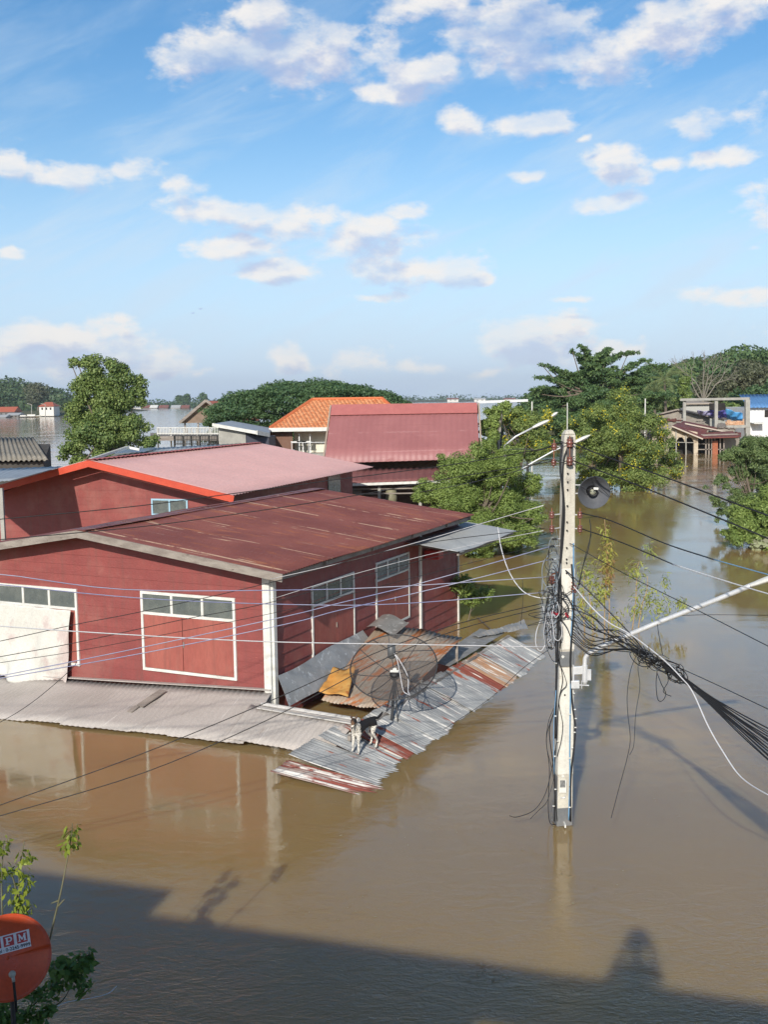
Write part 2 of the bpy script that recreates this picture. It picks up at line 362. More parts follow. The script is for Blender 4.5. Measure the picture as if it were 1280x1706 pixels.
wl.add([L(0, LEN, -.3), L(WID, LEN, -.3), L(WID, LEN, 2.6), L(3.8, LEN, 3.2), L(0, LEN, 2.7)], [(0, 1, 2, 3, 4)])
wl.build('wall', red_board, fh)
rf = MB(); ov = .45
rf.corr(L(-.52, -ov, 2.72), L(-.52, 8.85, 2.72), L(3.8, -ov, 3.28), L(3.8, 8.85, 3.28), .09, .011, 8, wob=.010, seed=3)
rf.corr(L(8.1, -ov, 2.57), L(8.1, 8.85, 2.57), L(3.81, -ov, 3.285), L(3.81, 8.85, 3.285), .076, .009, 8, wob=.012, seed=5)
rfo = rf.build('roof', rust_roof, fh, smooth=True, solid=.004)
m_ = MB(); m_.corr(L(3.62, -ov-.02, 3.285), L(3.62, 8.87, 3.285), L(3.98, -ov-.02, 3.29), L(3.98, 8.87, 3.29), .5, .002, 4)
m_.build('ridge_cap', rust_roof, rfo, smooth=True, solid=.004)
m_ = MB()
m_.beam(L(-.53, -ov-.01, 2.655), L(3.82, -ov-.01, 3.215), .03, .135); m_.build('rake_board', grey_wood, fh); m_ = MB()
m_.beam(L(3.80, -ov-.012, 3.215), L(8.1, -ov-.012, 2.50), .03, .135)
m_.build('rake_board', grey_wood, fh)
m_ = MB()
for b_ in (1.2, 3.2, 5.2, 7.2, 8.7): m_.beam(L(-.48, b_, 2.66), L(3.8, b_, 3.22), .05, .09)
m_.beam(L(-.40, -.4, 2.64), L(-.40, 8.8, 2.64), .05, .08)
m_.build('rafters', grey_wood, rfo)
m_ = MB(); m_.box(L(.04, -.05, 1.55)-np.array([0, 0, .18]), (.14, .06, 2.45), -AZ); m_.box(L(-.05, .03, 1.35), (.05, .10, 2.45), -AZ)
m_.build('corner_post', white_paint, fh)
m_ = MB(); m_.box(L(-.04, 6.56, 1.3), (.05, .07, 2.7), -AZ); m_.build('corner_post', white_paint, fh)
m_ = MB(); m_.box(L(-.035, 9.0, 1.25), (.04, .05, 2.7), -AZ); m_.build('corner_post', white_paint, fh)
def shutter_window(par, org, ud, nd, u0, u1, z0, z1, zm, panes, fm=white_paint, sh=red_shutter, fw=.05, split=True, name='window', cover=False):
    """frame members proud of the wall, a row of panes above and two shutters below"""
    def P(u, z, off=0.): return org+ud*u+nd*off+np.array([0, 0, z])
    m = MB(); up = nd
    def bar(p, q_): m.beam(p, q_, fw, .035, up=nd)
    e = .022
    bar(P(u0-fw/2, z0, e), P(u1+fw/2, z0, e)); bar(P(u0-fw/2, z1, e), P(u1+fw/2, z1, e))
    bar(P(u0, z0+fw/2, e), P(u0, z1-fw/2, e)); bar(P(u1, z0+fw/2, e), P(u1, z1-fw/2, e))
    if zm is not None: bar(P(u0+fw/2, zm, e), P(u1-fw/2, zm, e))
    zl = zm if zm is not None else z0
    for i in range(1, panes):
        u = u0+(u1-u0)*i/panes; bar(P(u, zl+fw/2, e), P(u, z1-fw/2, e))
    w_ = m.build(name, fm, par)
    if cover: hb = None
    for i in range(panes):
        a_ = u0+(u1-u0)*i/panes+.028; b_ = u0+(u1-u0)*(i+1)/panes-.028
        m = MB(); m.hexa([P(a_, zl+.028, .013), P(b_, zl+.028, .013), P(b_, zl+.028, .019), P(a_, zl+.028, .019), P(a_, z1-.028, .013), P(b_, z1-.028, .013), P(b_, z1-.028, .019), P(a_, z1-.028, .019)])
        m.build('pane', pane_m, w_)
    if zm is not None:
        um = (u0+u1)/2+.12
        for a_, b_ in ((u0+.03, um-.006), (um+.006, u1-.03)):
            m = MB(); m.hexa([P(a_, z0+.03, .011), P(b_, z0+.03, .011), P(b_, z0+.03, .027), P(a_, z0+.03, .027), P(a_, zm-.03, .011), P(b_, zm-.03, .011), P(b_, zm-.03, .027), P(a_, zm-.03, .027)])
            m.build('shutter', sh, w_, bevel=.004)
        m = MB(); hb = um-.03; m.beam(P(hb, (z0+zm)/2-.05, .035), P(hb, (z0+zm)/2+.05, .035), .02, .015, up=nd); m.build('handle', grey_wood, w_)
    return w_
shutter_window(fh, L(0, 0, 0), HA, -HB, .73, 2.73, .70, 2.13, 1.75, 3)
shutter_window(fh, L(0, 0, 0), HA, -HB, 4.28, 6.25, .62, 2.06, 1.70, 3)
shutter_window(fh, L(0, 0, 0), HB, -HA, 1.45, 3.17, .72, 2.15, 1.78, 3, fw=.04)
shutter_window(fh, L(0, 0, 0), HB, -HA, 4.23, 5.93, .72, 2.17, 1.80, 3, fw=.04)
# awning on the side
aw = thing('zinc_awning', 'small pale zinc awning on the far right side of the front red house', 'awning', L(-.6, 8, 2.3))
m_ = MB(); m_.corr(L(-.01, 5.75, 2.44), L(-.01, 9.7, 2.44), L(-1.35, 5.75, 2.26), L(-1.35, 9.7, 2.26), .076, .009, 4, wob=.008, seed=9)
m_.build('sheet', streaky('zinc_clean', (.50, .52, .52), (.42, .44, .45), (.7, .7, .68), (.35, .2, .12), rough=.45, metal=.3, rust_t=(.68, .8)), aw, smooth=True, solid=.004)
m_ = MB()
for b_ in (6.0, 7.7, 9.5): m_.beam(L(0, b_, 2.38), L(-1.28, b_, 2.21), .04, .05)
m_.beam(L(-1.25, 5.8, 2.20), L(-1.25, 9.65, 2.20), .04, .04); m_.build('frame', grey_wood, aw)
m_ = MB(); m_.beam(L(-.05, 6.9, 2.0), L(-.42, 6.9, 2.02), .3, .22); o = m_.build('red_box', pm('red_plastic', (.5, .05, .05), rough=.4), bevel=.02)
tag(o, 'small red box hanging on the wall under the zinc awning', 'box')

# lean-to roofs
fc = thing('fibre_cement_canopy', 'pale grey fibre cement lean-to roof under the front wall, edge in the water', 'roof', L(3, -.6, .2))
fcm = streaky('fibre_cement', (.50, .455, .42), (.43, .39, .355), (.58, .54, .50), (.25, .18, .14), rough=.75, lap=1.0, rust_t=(.62, .74), rusts=.6, lapw=.012, rz=AZ+math.pi/2, pal_t=(.6, .75))
m_ = MB(); m_.corr(L(-.02, -.03, .56), L(7.8, -.03, .14), L(-.25, -1.35, .085), L(7.8, -1.95, -.03), .11, .006, 6, wob=.012, jag=.02, seed=21)
m_.build('sheet', fcm, fc, smooth=True, solid=.007)
m_ = MB(); m_.corr(L(-.02, -.50, .44), L(-.02, -.40, .44), L(-1.95, -.72, .44), L(-1.95, -.62, .44), .4, .002, 3)
m_.corr(L(.14, -.48, .425), L(-1.95, -.66, .41), L(.12, -1.35, .105), L(-1.80, -1.33, .06), .11, .006, 5, wob=.008, seed=8)
m_.build('extension_sheet', fcm, fc, smooth=True, solid=.007)
m_ = MB(); m_.tube([L(-.05, -.44, .44), L(-1.98, -.60, .44)], .045, 10); m_.beam(L(-.05, -.56, .425), L(-1.98, -.72, .425), .09, .02)
m_.build('gutter', pm('gutter_white', (.62, .60, .57), (.5, .48, .45), rough=.5, c3=(.35, .33, .3)), fc)
m_ = MB(); m_.beam(L(-.02, -.07, .60), L(7.8, -.07, .18), .1, .015); m_.build('flashing', fcm, fc)
m_ = MB(); m_.beam(L(2.12, -.30, .42), L(2.24, -.82, .26), .17, .02); m_.beam(L(2.30, -.82, .25), L(2.33, -1.0, .19), .10, .015)
o = m_.build('wooden_plank', grey_wood); tag(o, 'short weathered plank lying on the pale lean-to roof', 'plank')
zc = thing('zinc_canopy', 'long zinc corrugated canopy with rust patches sloping into the water', 'roof', L(-2.4, 2, .1))
zm_ = streaky('zinc_canopy', (.40, .41, .41), (.24, .25, .26), (.70, .68, .64), (.30, .085, .05), rough=.6, metal=.0, lap=.8, rust_t=(.58, .63), pal_t=(.52, .56), lapw=.02)
rusty_ = streaky('zinc_rusty', (.36, .32, .30), (.24, .10, .07), (.80, .75, .68), (.24, .065, .045), rough=.6, lap=.8, rust_t=(.34, .44), pal_t=(.60, .64))
mixed_ = streaky('zinc_flaking', (.46, .43, .40), (.30, .16, .12), (.85, .82, .76), (.26, .07, .05), rough=.55, lap=.3, rust_t=(.44, .50), pal_t=(.46, .5), lapw=.1)
tan_ = streaky('zinc_tan', (.44, .40, .36), (.34, .29, .25), (.70, .66, .60), (.42, .24, .14), rough=.55, lap=.8, rust_t=(.46, .56), pal_t=(.52, .6))
segs = [(-2.42, -1.95, .125, -.05, -1.42, mixed_), (-1.98, -1.28, .26, -.12, -1.48, zm_), (-1.30, -.80, .36, -.2, -1.62, zm_), (-.81, -.52, .39, -.21, -1.80, rusty_), (-.54, .28, .39, -.21, -1.90, zm_), (.26, 1.10, .40, -.215, -1.94, zm_), (1.08, 1.95, .395, -.21, -1.98, zm_),
        (1.93, 2.80, .40, -.215, -2.02, zm_), (2.78, 3.35, .395, -.21, -2.06, zm_), (3.34, 3.72, .40, -.205, -2.10, rusty_), (3.70, 4.50, .395, -.21, -2.12, tan_), (4.48, 5.35, .40, -.21, -2.18, zm_), (5.33, 6.3, .395, -.21, -2.22, zm_)]
for i, (b0, b1, zt, zb, top, mt) in enumerate(segs):
    b0 -= .03; b1 += .04; e_ = .006*(i % 2); m_ = MB(); m_.corr(L(top, b0, zt+e_), L(top, b1, zt+e_), L(-3.5-(.06 if i % 3 else -.05), b0, zb+e_), L(-3.5, b1, zb+e_), .076, .010, 10, wob=.010, seed=30+i)
    m_.build('sheet', mt, zc, smooth=True, solid=.003)
m_ = MB(); m_.beam(L(-2.05, -1.1, .30), L(-2.25, 6.3, .36), .06, .08); m_.build('purlin', grey_wood, zc)
# flat strip beside the gap
m_ = MB(); m_.corr(L(-2.02, 3.3, .40), L(-2.12, 6.4, .42), L(-1.62, 3.3, .46), L(-1.5, 6.5, .44), .5, .004, 3); m_.build('flashing', tin_grey, zc, solid=.003)
# loose sheets
ls = thing('loose_tin_sheet', 'large rust stained roofing sheet lying against the side wall behind the mesh dish', 'metal sheet', L(-1, 2.5, .3))
rm = streaky('tin_stained', (.44, .38, .31), (.40, .31, .23), (.50, .50, .48), (.42, .14, .04), rough=.55, metal=.1, lap=1.2, rust_t=(.50, .62), rz=AZ+math.pi/2+.35, pal_t=(.55, .7), lapw=.005)
m_ = MB(); m_.corr(L(-.50, .85, .20), L(-1.98, .72, .24), L(-.12, 4.1, .95), L(-2.05, 3.95, .84), .076, .009, 8, wob=.02, seed=77)
m_.build('sheet', rm, ls, smooth=True, solid=.003)
m_ = MB(); m_.beam(L(-.2, 3.9, .86), L(-2.0, 3.8, .78), .05, .05); m_.beam(L(-2.0, 3.75, .35), L(-2.0, 3.75, .76), .05, .05); m_.build('batten', grey_wood, ls)
m_ = MB(); m_.grid(lambda u, v: L(-.08-.22*(1-v)-.25*u*(1-v), .05+3.4*u, .30+.52*v+.12*u+.02*math.sin(9*u+3*v))+HA*(-.02*math.sin(6*u)), 20, 6)
o = m_.build('galvanised_sheet', tin_grey, solid=.003); tag(o, 'long grey galvanised sheet leaning on the side wall below the windows', 'metal sheet')
m_ = MB(); m_.grid(lambda u, v: L(-.12-.75*u, 3.55+.75*v-.3*u, .98+.10*v+.05*math.sin(5*u)), 8, 5)
o = m_.build('crumpled_sheet', tin_grey, solid=.003); tag(o, 'small crumpled grey sheet on top of the stained roofing sheet', 'metal sheet')
m_ = MB()
def cloth(u, v):
    x = u*(.62-.25*v); p = L(-.42-x*.95+.08*v, .92+.75*v+.2*u*v, .33+.27*v+.025*math.sin(7*u+2)+.02*math.sin(9*v+u*4)+.012*math.sin(23*v-9*u)); return p
m_.grid(cloth, 16, 12); o = m_.build('orange_cloth', pm('orange_cloth', (.62, .28, .06), (.55, .33, .10), rough=.85, scale=5, c3=(.4, .12, .03), s3=6, bump=.3), smooth=True, solid=.006)
tag(o, 'faded orange cloth draped on the stained sheet left of the mesh dish', 'cloth')
# dark void piece beneath sheets: torn panel
m_ = MB(); m_.corr(L(-1.8, 5.6, .46), L(-2.5, 6.9, .46), L(-1.6, 5.7, .46), L(-2.3, 7.25, .56), .1, .004, 3, wob=.02, seed=4)
o = m_.build('bent_sheet', tin_grey, solid=.003); tag(o, 'bent dark sheet sticking up at the far end of the zinc canopy', 'metal sheet')
m_ = MB(); m_.tube([W(796, 1029, .02), W(822, 1052, .10), W(810, 1066, .3)], .018, 6); o = m_.build('branch', bark); tag(o, 'thin bent stick poking from the water beyond the canopy', 'stick')
# hanging white sheet
m_ = MB()
def sheetfn(u, v):
    a_ = 6.62-u*2.30+.05*math.sin(v*3)*u; z = 1.72-.03*u-1.50*v+.05*math.sin(u*5+1)*v
    off = .13+.035*math.sin(u*19)*v+.06*math.sin(u*7+v*5)*v+.02*math.sin(u*31+v*9)+.05*math.sin(v*6-u*9)*v+.03*math.sin(13*(u+v*.7))*(v>.5)*(v-.5)*2+.025*math.sin(24*u-16*v)*max(0, v-.7)*3+.30*max(0, v-.85)
    return L(a_+.16*v*v*u, -off-.02, z)
m_.grid(sheetfn, 50, 34)
o = m_.build('white_sheet', pm('white_fabric', (.66, .66, .61), (.62, .61, .56), rough=.9, scale=2, c3=(.56, .47, .44), s3=.9, t3=(.5, .6)), smooth=True, solid=.003)
tag(o, 'white cloth sheet hung over the left front window', 'cloth')

# ---------------------------------------------------------------- back red house with pink roof
AZ2 = math.radians(18.6); B2 = np.array([math.sin(AZ2), math.cos(AZ2), 0]); A2 = np.array([-B2[1], B2[0], 0])
E0 = W(388, 825, 3.0); E0[2] = 0
def L2(a_, b_, z): return E0 + A2*a_ + B2*b_ + np.array([0, 0, z])
bh = thing('red_house', 'second red house with smooth pink corrugated roof and orange red gable trim', 'house', L2(4, 6, 0))
m_ = MB(); SL = .95/4.59
def r2(z):
    return (max(.6, 4.59-(3.83-z)/SL), min(7.9, 4.59+(3.83-z)/.24)) if z > 2.95 else (.6, 8.6)
boardwall(L2(0, .75, 0), A2, -B2, -.3, 3.8, r2, m_, pitch=.22, lip=.008)
boardwall(L2(.6, .75, 0), B2, -A2, -.3, 3.05, lambda z: (0, 10.4), m_, pitch=.22)
m_.add([L2(.6, 11.15, -.3), L2(8.6, 11.15, -.3), L2(8.6, 11.15, 3.0), L2(4.59, 11.15, 3.85), L2(.6, 11.15, 3.1)], [(0, 1, 2, 3, 4)])
m_.add([L2(8.6, .75, -.3), L2(8.6, 11.15, -.3), L2(8.6, 11.15, 2.95), L2(8.6, .75, 2.95)], [(0, 1, 2, 3)])
m_.build('wall', red_board, bh)
m_ = MB(); m_.corr(L2(0, 0, 3.0), L2(0, 11.9, 3.0), L2(4.59, 0, 3.95), L2(4.59, 11.4, 3.95), .20, .012, 5, seed=2)
m_.corr(L2(8.9, 0, 2.9), L2(8.9, 11.4, 2.9), L2(4.6, 0, 3.952), L2(4.6, 11.4, 3.952), .20, .012, 5, seed=6)
r_ = m_.build('roof', pink_roof, bh, smooth=True, solid=.005)
m_ = MB(); m_.corr(L2(4.42, -.03, 3.965), L2(4.42, 11.4, 3.965), L2(4.78, -.03, 3.96), L2(4.78, 11.4, 3.96), .25, .012, 3); m_.build('ridge_cap', pm('ridge_red', (.42, .12, .10), rough=.5), r_, solid=.004)
m_ = MB(); orr = pm('orange_red_trim', (.62, .09, .045), (.55, .075, .04), rough=.45)
m_.beam(L2(-.04, -.03, 2.89), L2(4.61, -.03, 3.85), .04, .19); m_.beam(L2(4.58, -.033, 3.85), L2(8.9, -.033, 2.80), .04, .19)
m_.build('rake_trim', orr, bh)
def P2(u, z): return L2(u, .75, z)
shutter_window(bh, L2(0, .75, 0), A2, -B2, 1.85, 3.0, 2.32, 2.76, None, 2, fm=pm('pale_blue_paint', (.35, .55, .68), rough=.4), fw=.05)
m_ = MB(); m_.beam(L2(1.83, .70, 2.24), L2(3.02, .70, 2.24), .06, .10); m_.build('sill', white_paint, bh)
m_ = MB(); m_.hexa([L2(.58, 8.6, 2.2), L2(.575, 9.8, 2.2), L2(.56, 9.8, 2.2), L2(.56, 8.6, 2.2), L2(.58, 8.6, 2.9), L2(.575, 9.8, 2.9), L2(.56, 9.8, 2.9), L2(.56, 8.6, 2.9)]); m_.build('window', pane_m, bh)
# neighbour at the left edge, its roof corner
nh = thing('corrugated_roof_shed', 'grey asbestos roofed shed cut by the left edge of the photo', 'shed', A(-60, 800, 25)*np.array([1, 1, 0]))
asb = streaky('asbestos', (.30, .27, .22), (.22, .20, .165), (.42, .38, .32), (.12, .10, .08), rough=.85, lap=1.1, rz=.3, rust_t=(.5, .7), rusts=.6, pal_t=(.55, .7))
p0 = A(80, 767, 36); m_ = MB()
m_.corr(p0, p0+np.array([-8, -1.2, .05]), p0+np.array([-2.2, 5.2, .62]), p0+np.array([-9, 4, .65]), .17, .028, 4)
m_.build('roof', asb, nh, smooth=True, solid=.008)
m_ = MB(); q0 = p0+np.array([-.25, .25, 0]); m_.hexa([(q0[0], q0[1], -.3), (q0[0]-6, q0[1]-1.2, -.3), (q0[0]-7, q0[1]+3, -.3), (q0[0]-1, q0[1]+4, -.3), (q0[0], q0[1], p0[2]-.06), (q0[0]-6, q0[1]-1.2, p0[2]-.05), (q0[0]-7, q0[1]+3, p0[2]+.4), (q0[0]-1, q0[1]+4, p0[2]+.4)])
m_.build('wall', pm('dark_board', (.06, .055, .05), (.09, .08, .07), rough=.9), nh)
gs = thing('grey_lean_to', 'plain light grey sheet roof between the left shed and the second red house', 'roof', A(20, 800, 27)*np.array([1, 1, 0]))
m_ = MB(); a0 = A(-90, 784, 31.5); a1 = A(104, 777, 31.0); b0 = A(-90, 808, 27.4); b1 = A(14, 801, 27.8)
m_.corr(a0, a1, b0, b1, .25, .008, 4); m_.build('sheet', pm('light_grey_sheet', (.34, .38, .42), (.28, .31, .35), rough=.5), gs, smooth=True, solid=.004)
m_ = MB(); pz = A(1, 812, 27.6); m_.beam((pz[0], pz[1], -.3), (pz[0], pz[1], pz[2]-.02), .1, .1); m_.build('post', concrete, gs)
# roof sheets left of ridge of second house
gr = thing('grey_roof_building', 'low building with grey and white roof panels behind the pink ridge', 'building', A(290, 760, 47)*np.array([1, 1, 0]))
m_ = MB(); m_.corr(A(165, 770, 42), A(432, 750, 46), A(205, 749, 49), A(410, 738, 51), .25, .012, 4); m_.build('roof', pm('pale_roof', (.42, .43, .43), (.34, .35, .36), rough=.5, c3=(.6, .6, .6), s3=1.), gr, smooth=True, solid=.005)
m_ = MB(); c_ = [A(165, 770, 42), A(432, 750, 46), A(410, 738, 51), A(205, 749, 49)]
m_.hexa([(p[0], p[1], -.3) for p in c_]+[(p[0], p[1], p[2]-.1) for p in c_]); m_.build('wall', concrete, gr)
m_ = MB(); m_.beam(A(150, 766, 39), A(212, 745, 45), .12, .10); m_.beam(A(212, 745, 45), A(232, 749, 45), .12, .1); m_.build('trim', white_paint, gr)
m_ = MB(); m_.corr(A(175, 757, 44.4)+np.array([0,0,.03]), A(240, 754, 46)+np.array([0,0,.04]), A(192, 751, 45.4)+np.array([0,0,.04]), A(262, 747, 48)+np.array([0,0,.05]), .3, .008, 3); m_.build('glass_panel', pm('blue_panel', (.25, .33, .48), rough=.25), gr, solid=.01)

# ---------------------------------------------------------------- pink A-frame house
ph = thing('gable_roof_house', 'house with a big steep dusty pink corrugated roof above a skirt roof', 'house', A(670, 800, 46)*np.array([1, 1, 0]))
pinkd = streaky('dusty_pink_sheet', (.37, .150, .148), (.33, .130, .130), (.42, .20, .195), (.30, .11, .105), rough=.5, lap=1.0, rz=0, rusts=.3, pal_t=(.6, .8))
yb, yt = 44., 47.
TL, TR, BL, BR = A(553, 680, yt), A(795, 668, yt), A(540, 772, yb), A(800, 764, yb)
TL[2] = TR[2] = (TL[2]+TR[2])/2
m_ = MB(); m_.corr(BL, BR, TL, TR, .25, .006, 4)
BLb, BRb = BL+np.array([0, 6.2, 0]), BR+np.array([0, 6.2, 0])
m_.corr(BLb, BRb, TL+np.array([0, .02, 0]), TR+np.array([0, .02, 0]), .25, .018, 4)
r_ = m_.build('roof', pinkd, ph, smooth=True, solid=.01)
m_ = MB(); k = .19; m_.grid(lambda u, v: (TL*(1-u)+TR*u)*(1-v*k)+(BL*(1-u)+BR*u)*v*k+np.array([0, -.05, .03]), 2, 1); m_.build('ridge_cap', pm('ridge_coral', (.50, .17, .155), (.45, .15, .14), rough=.5), r_, solid=.02)
m_ = MB(); m_.beam(BR+np.array([.08, 0, 0]), TR+np.array([.08, 0, -.05]), .06, .22); m_.build('rake_board', pm('pale_wood', (.45, .36, .28), (.36, .28, .22), rough=.8), ph); m_ = MB(); m_.beam(BRb+np.array([.08, 0, 0]), TR+np.array([.08, .05, -.05]), .06, .22); m_.build('rake_board', MATS['pale_wood'], ph); m_ = MB()
m_.beam(BL+np.array([-.05, 0, 0]), TL+np.array([-.05, 0, -.02]), .06, .1); m_.build('rake_board', pm('pale_wood', (.45, .36, .28), (.36, .28, .22), rough=.8), ph)
m_ = MB(); e = np.array([-.3, .25, -.1]); m_.add([BR+e, BRb+e+np.array([0, -.5, 0]), TR+e], [(0, 1, 2)]); m_.build('gable', grey_wood, ph, solid=.05); m_ = MB(); e = np.array([.3, .25, -.1]); m_.add([BL+e, TL+e, BLb+e+np.array([0, -.5, 0])], [(0, 1, 2)]); m_.build('gable', grey_wood, ph, solid=.05)
m_ = MB(); SB0, SB1 = A(558, 806, 42.4), A(742, 800, 42.4); ST0, ST1 = A(560, 782, yb+.1), A(745, 778, yb+.1)
m_.corr(SB0, SB1+np.array([1.3, 0, .05]), ST0, ST1+np.array([1.3, 0, .02]), .25, .015, 4); m_.build('skirt_roof', streaky('skirt_sheet', (.24, .095, .088), (.20, .075, .07), (.3, .16, .15), (.2, .08, .06), rough=.5, rz=0, rusts=.5), ph, smooth=True, solid=.01)
m_ = MB(); m_.beam(SB0+np.array([0, -.03, -.06]), SB1+np.array([1.3, -.03, -.02]), .05, .1); m_.build('gutter', white_paint, ph)
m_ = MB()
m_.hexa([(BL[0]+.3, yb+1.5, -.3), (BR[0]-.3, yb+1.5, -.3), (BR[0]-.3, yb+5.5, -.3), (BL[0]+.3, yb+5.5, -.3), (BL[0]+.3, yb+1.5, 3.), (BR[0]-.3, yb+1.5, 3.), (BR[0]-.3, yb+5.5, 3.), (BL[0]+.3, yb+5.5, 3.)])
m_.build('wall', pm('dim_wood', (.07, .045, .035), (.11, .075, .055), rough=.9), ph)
for px in (566, 632, 700, 760):
    p = A(px, 808, 42.7); m_ = MB(); m_.beam((p[0], p[1], -.3), (p[0], p[1], p[2]-.05), .12, .12); m_.build('post', concrete, ph)
m_ = MB()
for z in (1.15, 1.75, 1.95): m_.beam((SB0[0], 42.7, z), (SB1[0]+.6, 42.7, z), .05, .05)
m_.build('rail', grey_wood, ph)
def smallbox(name, px, py, Y, size, mat, label, cat, rz=0.):
    p = A(px, py, Y); m = MB(); m.box(p, size, rz); o = m.build(name, mat, bevel=min(size)*.18); tag(o, label, cat); return o
smallbox('orange_shirt', 582, 815, 43.2, (.18, .08, .5), pm('orange_plastic', (.75, .13, .03), rough=.5), 'orange shirt hanging under the skirt roof at its left end', 'clothing')
smallbox('red_cloth', 612, 830, 43.1, (.9, .25, .14), pm('red_cloth', (.45, .08, .06), (.6, .3, .25), rough=.8), 'folded red cloth on the rail under the pink roof', 'cloth')
smallbox('white_bag', 638, 837, 42.6, (.28, .25, .25), pm('white_bag', (.75, .75, .78), rough=.5), 'white plastic bag under the skirt roof', 'bag')
p = A(652, 826, 42.9)
m_ = MB(); m_.lathe((p[0], p[1], p[2]-.4), [(.0, 0), (.2, 0), (.24, .3), (.22, .62), (.10, .72), (0, .72)], 14); o = m_.build('water_jar', pm('jar_olive', (.20, .19, .12), (.26, .24, .15), rough=.6), smooth=True); tag(o, 'olive water jar under the skirt roof beside the green bush', 'jar')
smallbox('crate', 592, 822, 43.3, (.5, .3, .3), pm('crate_grey', (.3, .28, .26), rough=.8), 'grey crate under the skirt roof', 'crate')

# ---------------------------------------------------------------- orange tiled house
oh = thing('orange_tile_house', 'cream house with bright orange tiled hip roof and white eave band', 'house', A(560, 760, 60)*np.array([1, 1, 0]))
tile = bpy.data.materials.new('orange_tile'); tile.use_nodes = True; t_ = tile.node_tree; t_.nodes.clear(); g = NT(t_)
co = g.n('ShaderNodeTexCoord').outputs['Object']; spx = g.n('ShaderNodeSeparateXYZ', {0: co})
wv1 = g.m('ABSOLUTE', g.m('SINE', g.m('MULTIPLY', g.m('ADD', spx.outputs[0], g.m('MULTIPLY', spx.outputs[1], .35)), 14.))); row = g.m('FRACT', g.m('MULTIPLY', spx.outputs[2], 5.))
cl = g.mix(g.ss(g.noise(g.v('MULTIPLY', co, (3.5, 3.5, 7)).outputs[0], 1.6, 4), .4, .6), (.58, .19, .075), (.76, .34, .16)); 
bs = g.n('ShaderNodeBsdfPrincipled', {'Base Color': cl, 'Roughness': .5})
bp = g.n('ShaderNodeBump', {'Strength': 1., 'Distance': .045, 'Height': g.m('ADD', wv1, row)}); t_.links.new(bp.outputs[0], bs.inputs['Normal'])
t_.links.new(bs.outputs[0], g.n('ShaderNodeOutputMaterial').inputs[0])
Yo = 56.
e0 = A(450, 713, Yo); e1 = A(556, 711, Yo); rr0 = A(521, 665, Yo+3.2); rr1 = A(637, 662, Yo+3.2); e1x = e1+np.array([4.2, 0, 0]); bk = np.array([0, 6.4, 0])
rr1[2] = rr0[2]; e0[2] = e1x[2] = e1[2]
m_ = MB(); m_.add([e0, e1x, rr1, rr0, e0+bk, e1x+bk], [(0, 1, 2, 3), (4, 0, 3), (5, 4, 3, 2), (1, 5, 2)])
r_ = m_.build('roof', tile, oh, solid=.08)
m_ = MB(); m_.tube([e0, rr0], .09, 6); m_.tube([rr0, rr1], .09, 6); m_.tube([rr1, e1x], .09, 6); m_.build('hip_ridge', pm('ridge_orange', (.62, .17, .06), rough=.5), r_)
m_ = MB()
for p, q_ in ((e0, e1x), (e0, e0+bk), (e1x, e1x+bk)): m_.beam(p+np.array([0, 0, -.12]), q_+np.array([0, 0, -.12]), .12, .2)
m_.build('eave_band', white_paint, oh)
cream = pm('cream_wall', (.80, .77, .62), (.75, .71, .57), rough=.8, scale=1.)
m_ = MB(); wy = Yo+1.4; x0 = A(490, 730, wy)[0]; x1 = e1x[0]-.6
m_.hexa([(x0, wy, -.3), (x1, wy, -.3), (x1, wy+4, -.3), (x0, wy+4, -.3), (x0, wy, e0[2]-.1), (x1, wy, e0[2]-.1), (x1, wy+4, e0[2]-.1), (x0, wy+4, e0[2]-.1)])
m_.build('wall', cream, oh)
brw = pm('brown_slats', (.30, .16, .11), (.24, .13, .09), rough=.7, stretch=(14, 1, .3), scale=2)
m_ = MB(); xa = A(449, 730, Yo+.5)[0]; xb = A(487, 730, Yo+.5)[0]
for i in range(26):
    x = xa+(xb-xa)*i/25; m_.box((x, Yo+.5, e0[2]/2-.25), (.036, .04, e0[2]-.1+(.05 if i % 2 else 0)))
m_.box(((xa+xb)/2, Yo+.56, e0[2]/2-.2), (xb-xa, .03, e0[2])); m_.build('slat_screen', brw, oh)
m_ = MB(); zt = A(500, 722, wy)[2]
zd = A(500, 742, Yo)[2]
m_.hexa([(xb, Yo, zd-.6), (x1, Yo, zd-.6), (x1, wy, zd-.6), (xb, wy, zd-.6), (xb, Yo, zd-.45), (x1, Yo, zd-.45), (x1, wy, zd-.45), (xb, wy, zd-.45)]); m_.build('balcony_floor', concrete, oh)
m_ = MB()
for x in np.arange(xb, x1, .9): m_.beam((x, Yo+.05, zd-.45), (x, Yo+.05, zd+.15), .03, .03)
m_.beam((xb, Yo+.05, zd+.15), (x1, Yo+.05, zd+.15), .03, .03); m_.build('balcony_rail', galv, oh)
def furn(name, px, mat, label, cat):
    p = A(px, 742, Yo+.7); zf = zd-.45; t = thing(name, label, cat, (p[0], p[1], zf))
    m = MB(); m.box((p[0], p[1], zf+.62), (.5, .45, .05)); m.build('seat' if cat != 'table' else 'table_top', mat, t)
    for dx in (-.2, .2):
        for dy in (-.18, .18):
            m = MB(); m.beam((p[0]+dx, p[1]+dy, zf), (p[0]+dx, p[1]+dy, zf+.62), .04, .04); m.build('leg', mat, t)
    if cat != 'table':
        m = MB(); m.box((p[0]+.2, p[1], zf+.85), (.05, .42, .4)); m.build('backrest', mat, t)
wp = pm('white_plastic', (.8, .8, .78), rough=.4); bp_ = pm('dark_plastic', (.05, .06, .055), rough=.4)
furn('plastic_chair', 493, wp, 'white plastic chair on the balcony of the orange tiled house', 'chair')
furn('side_table', 503, bp_, 'dark table on the balcony of the orange tiled house', 'table')
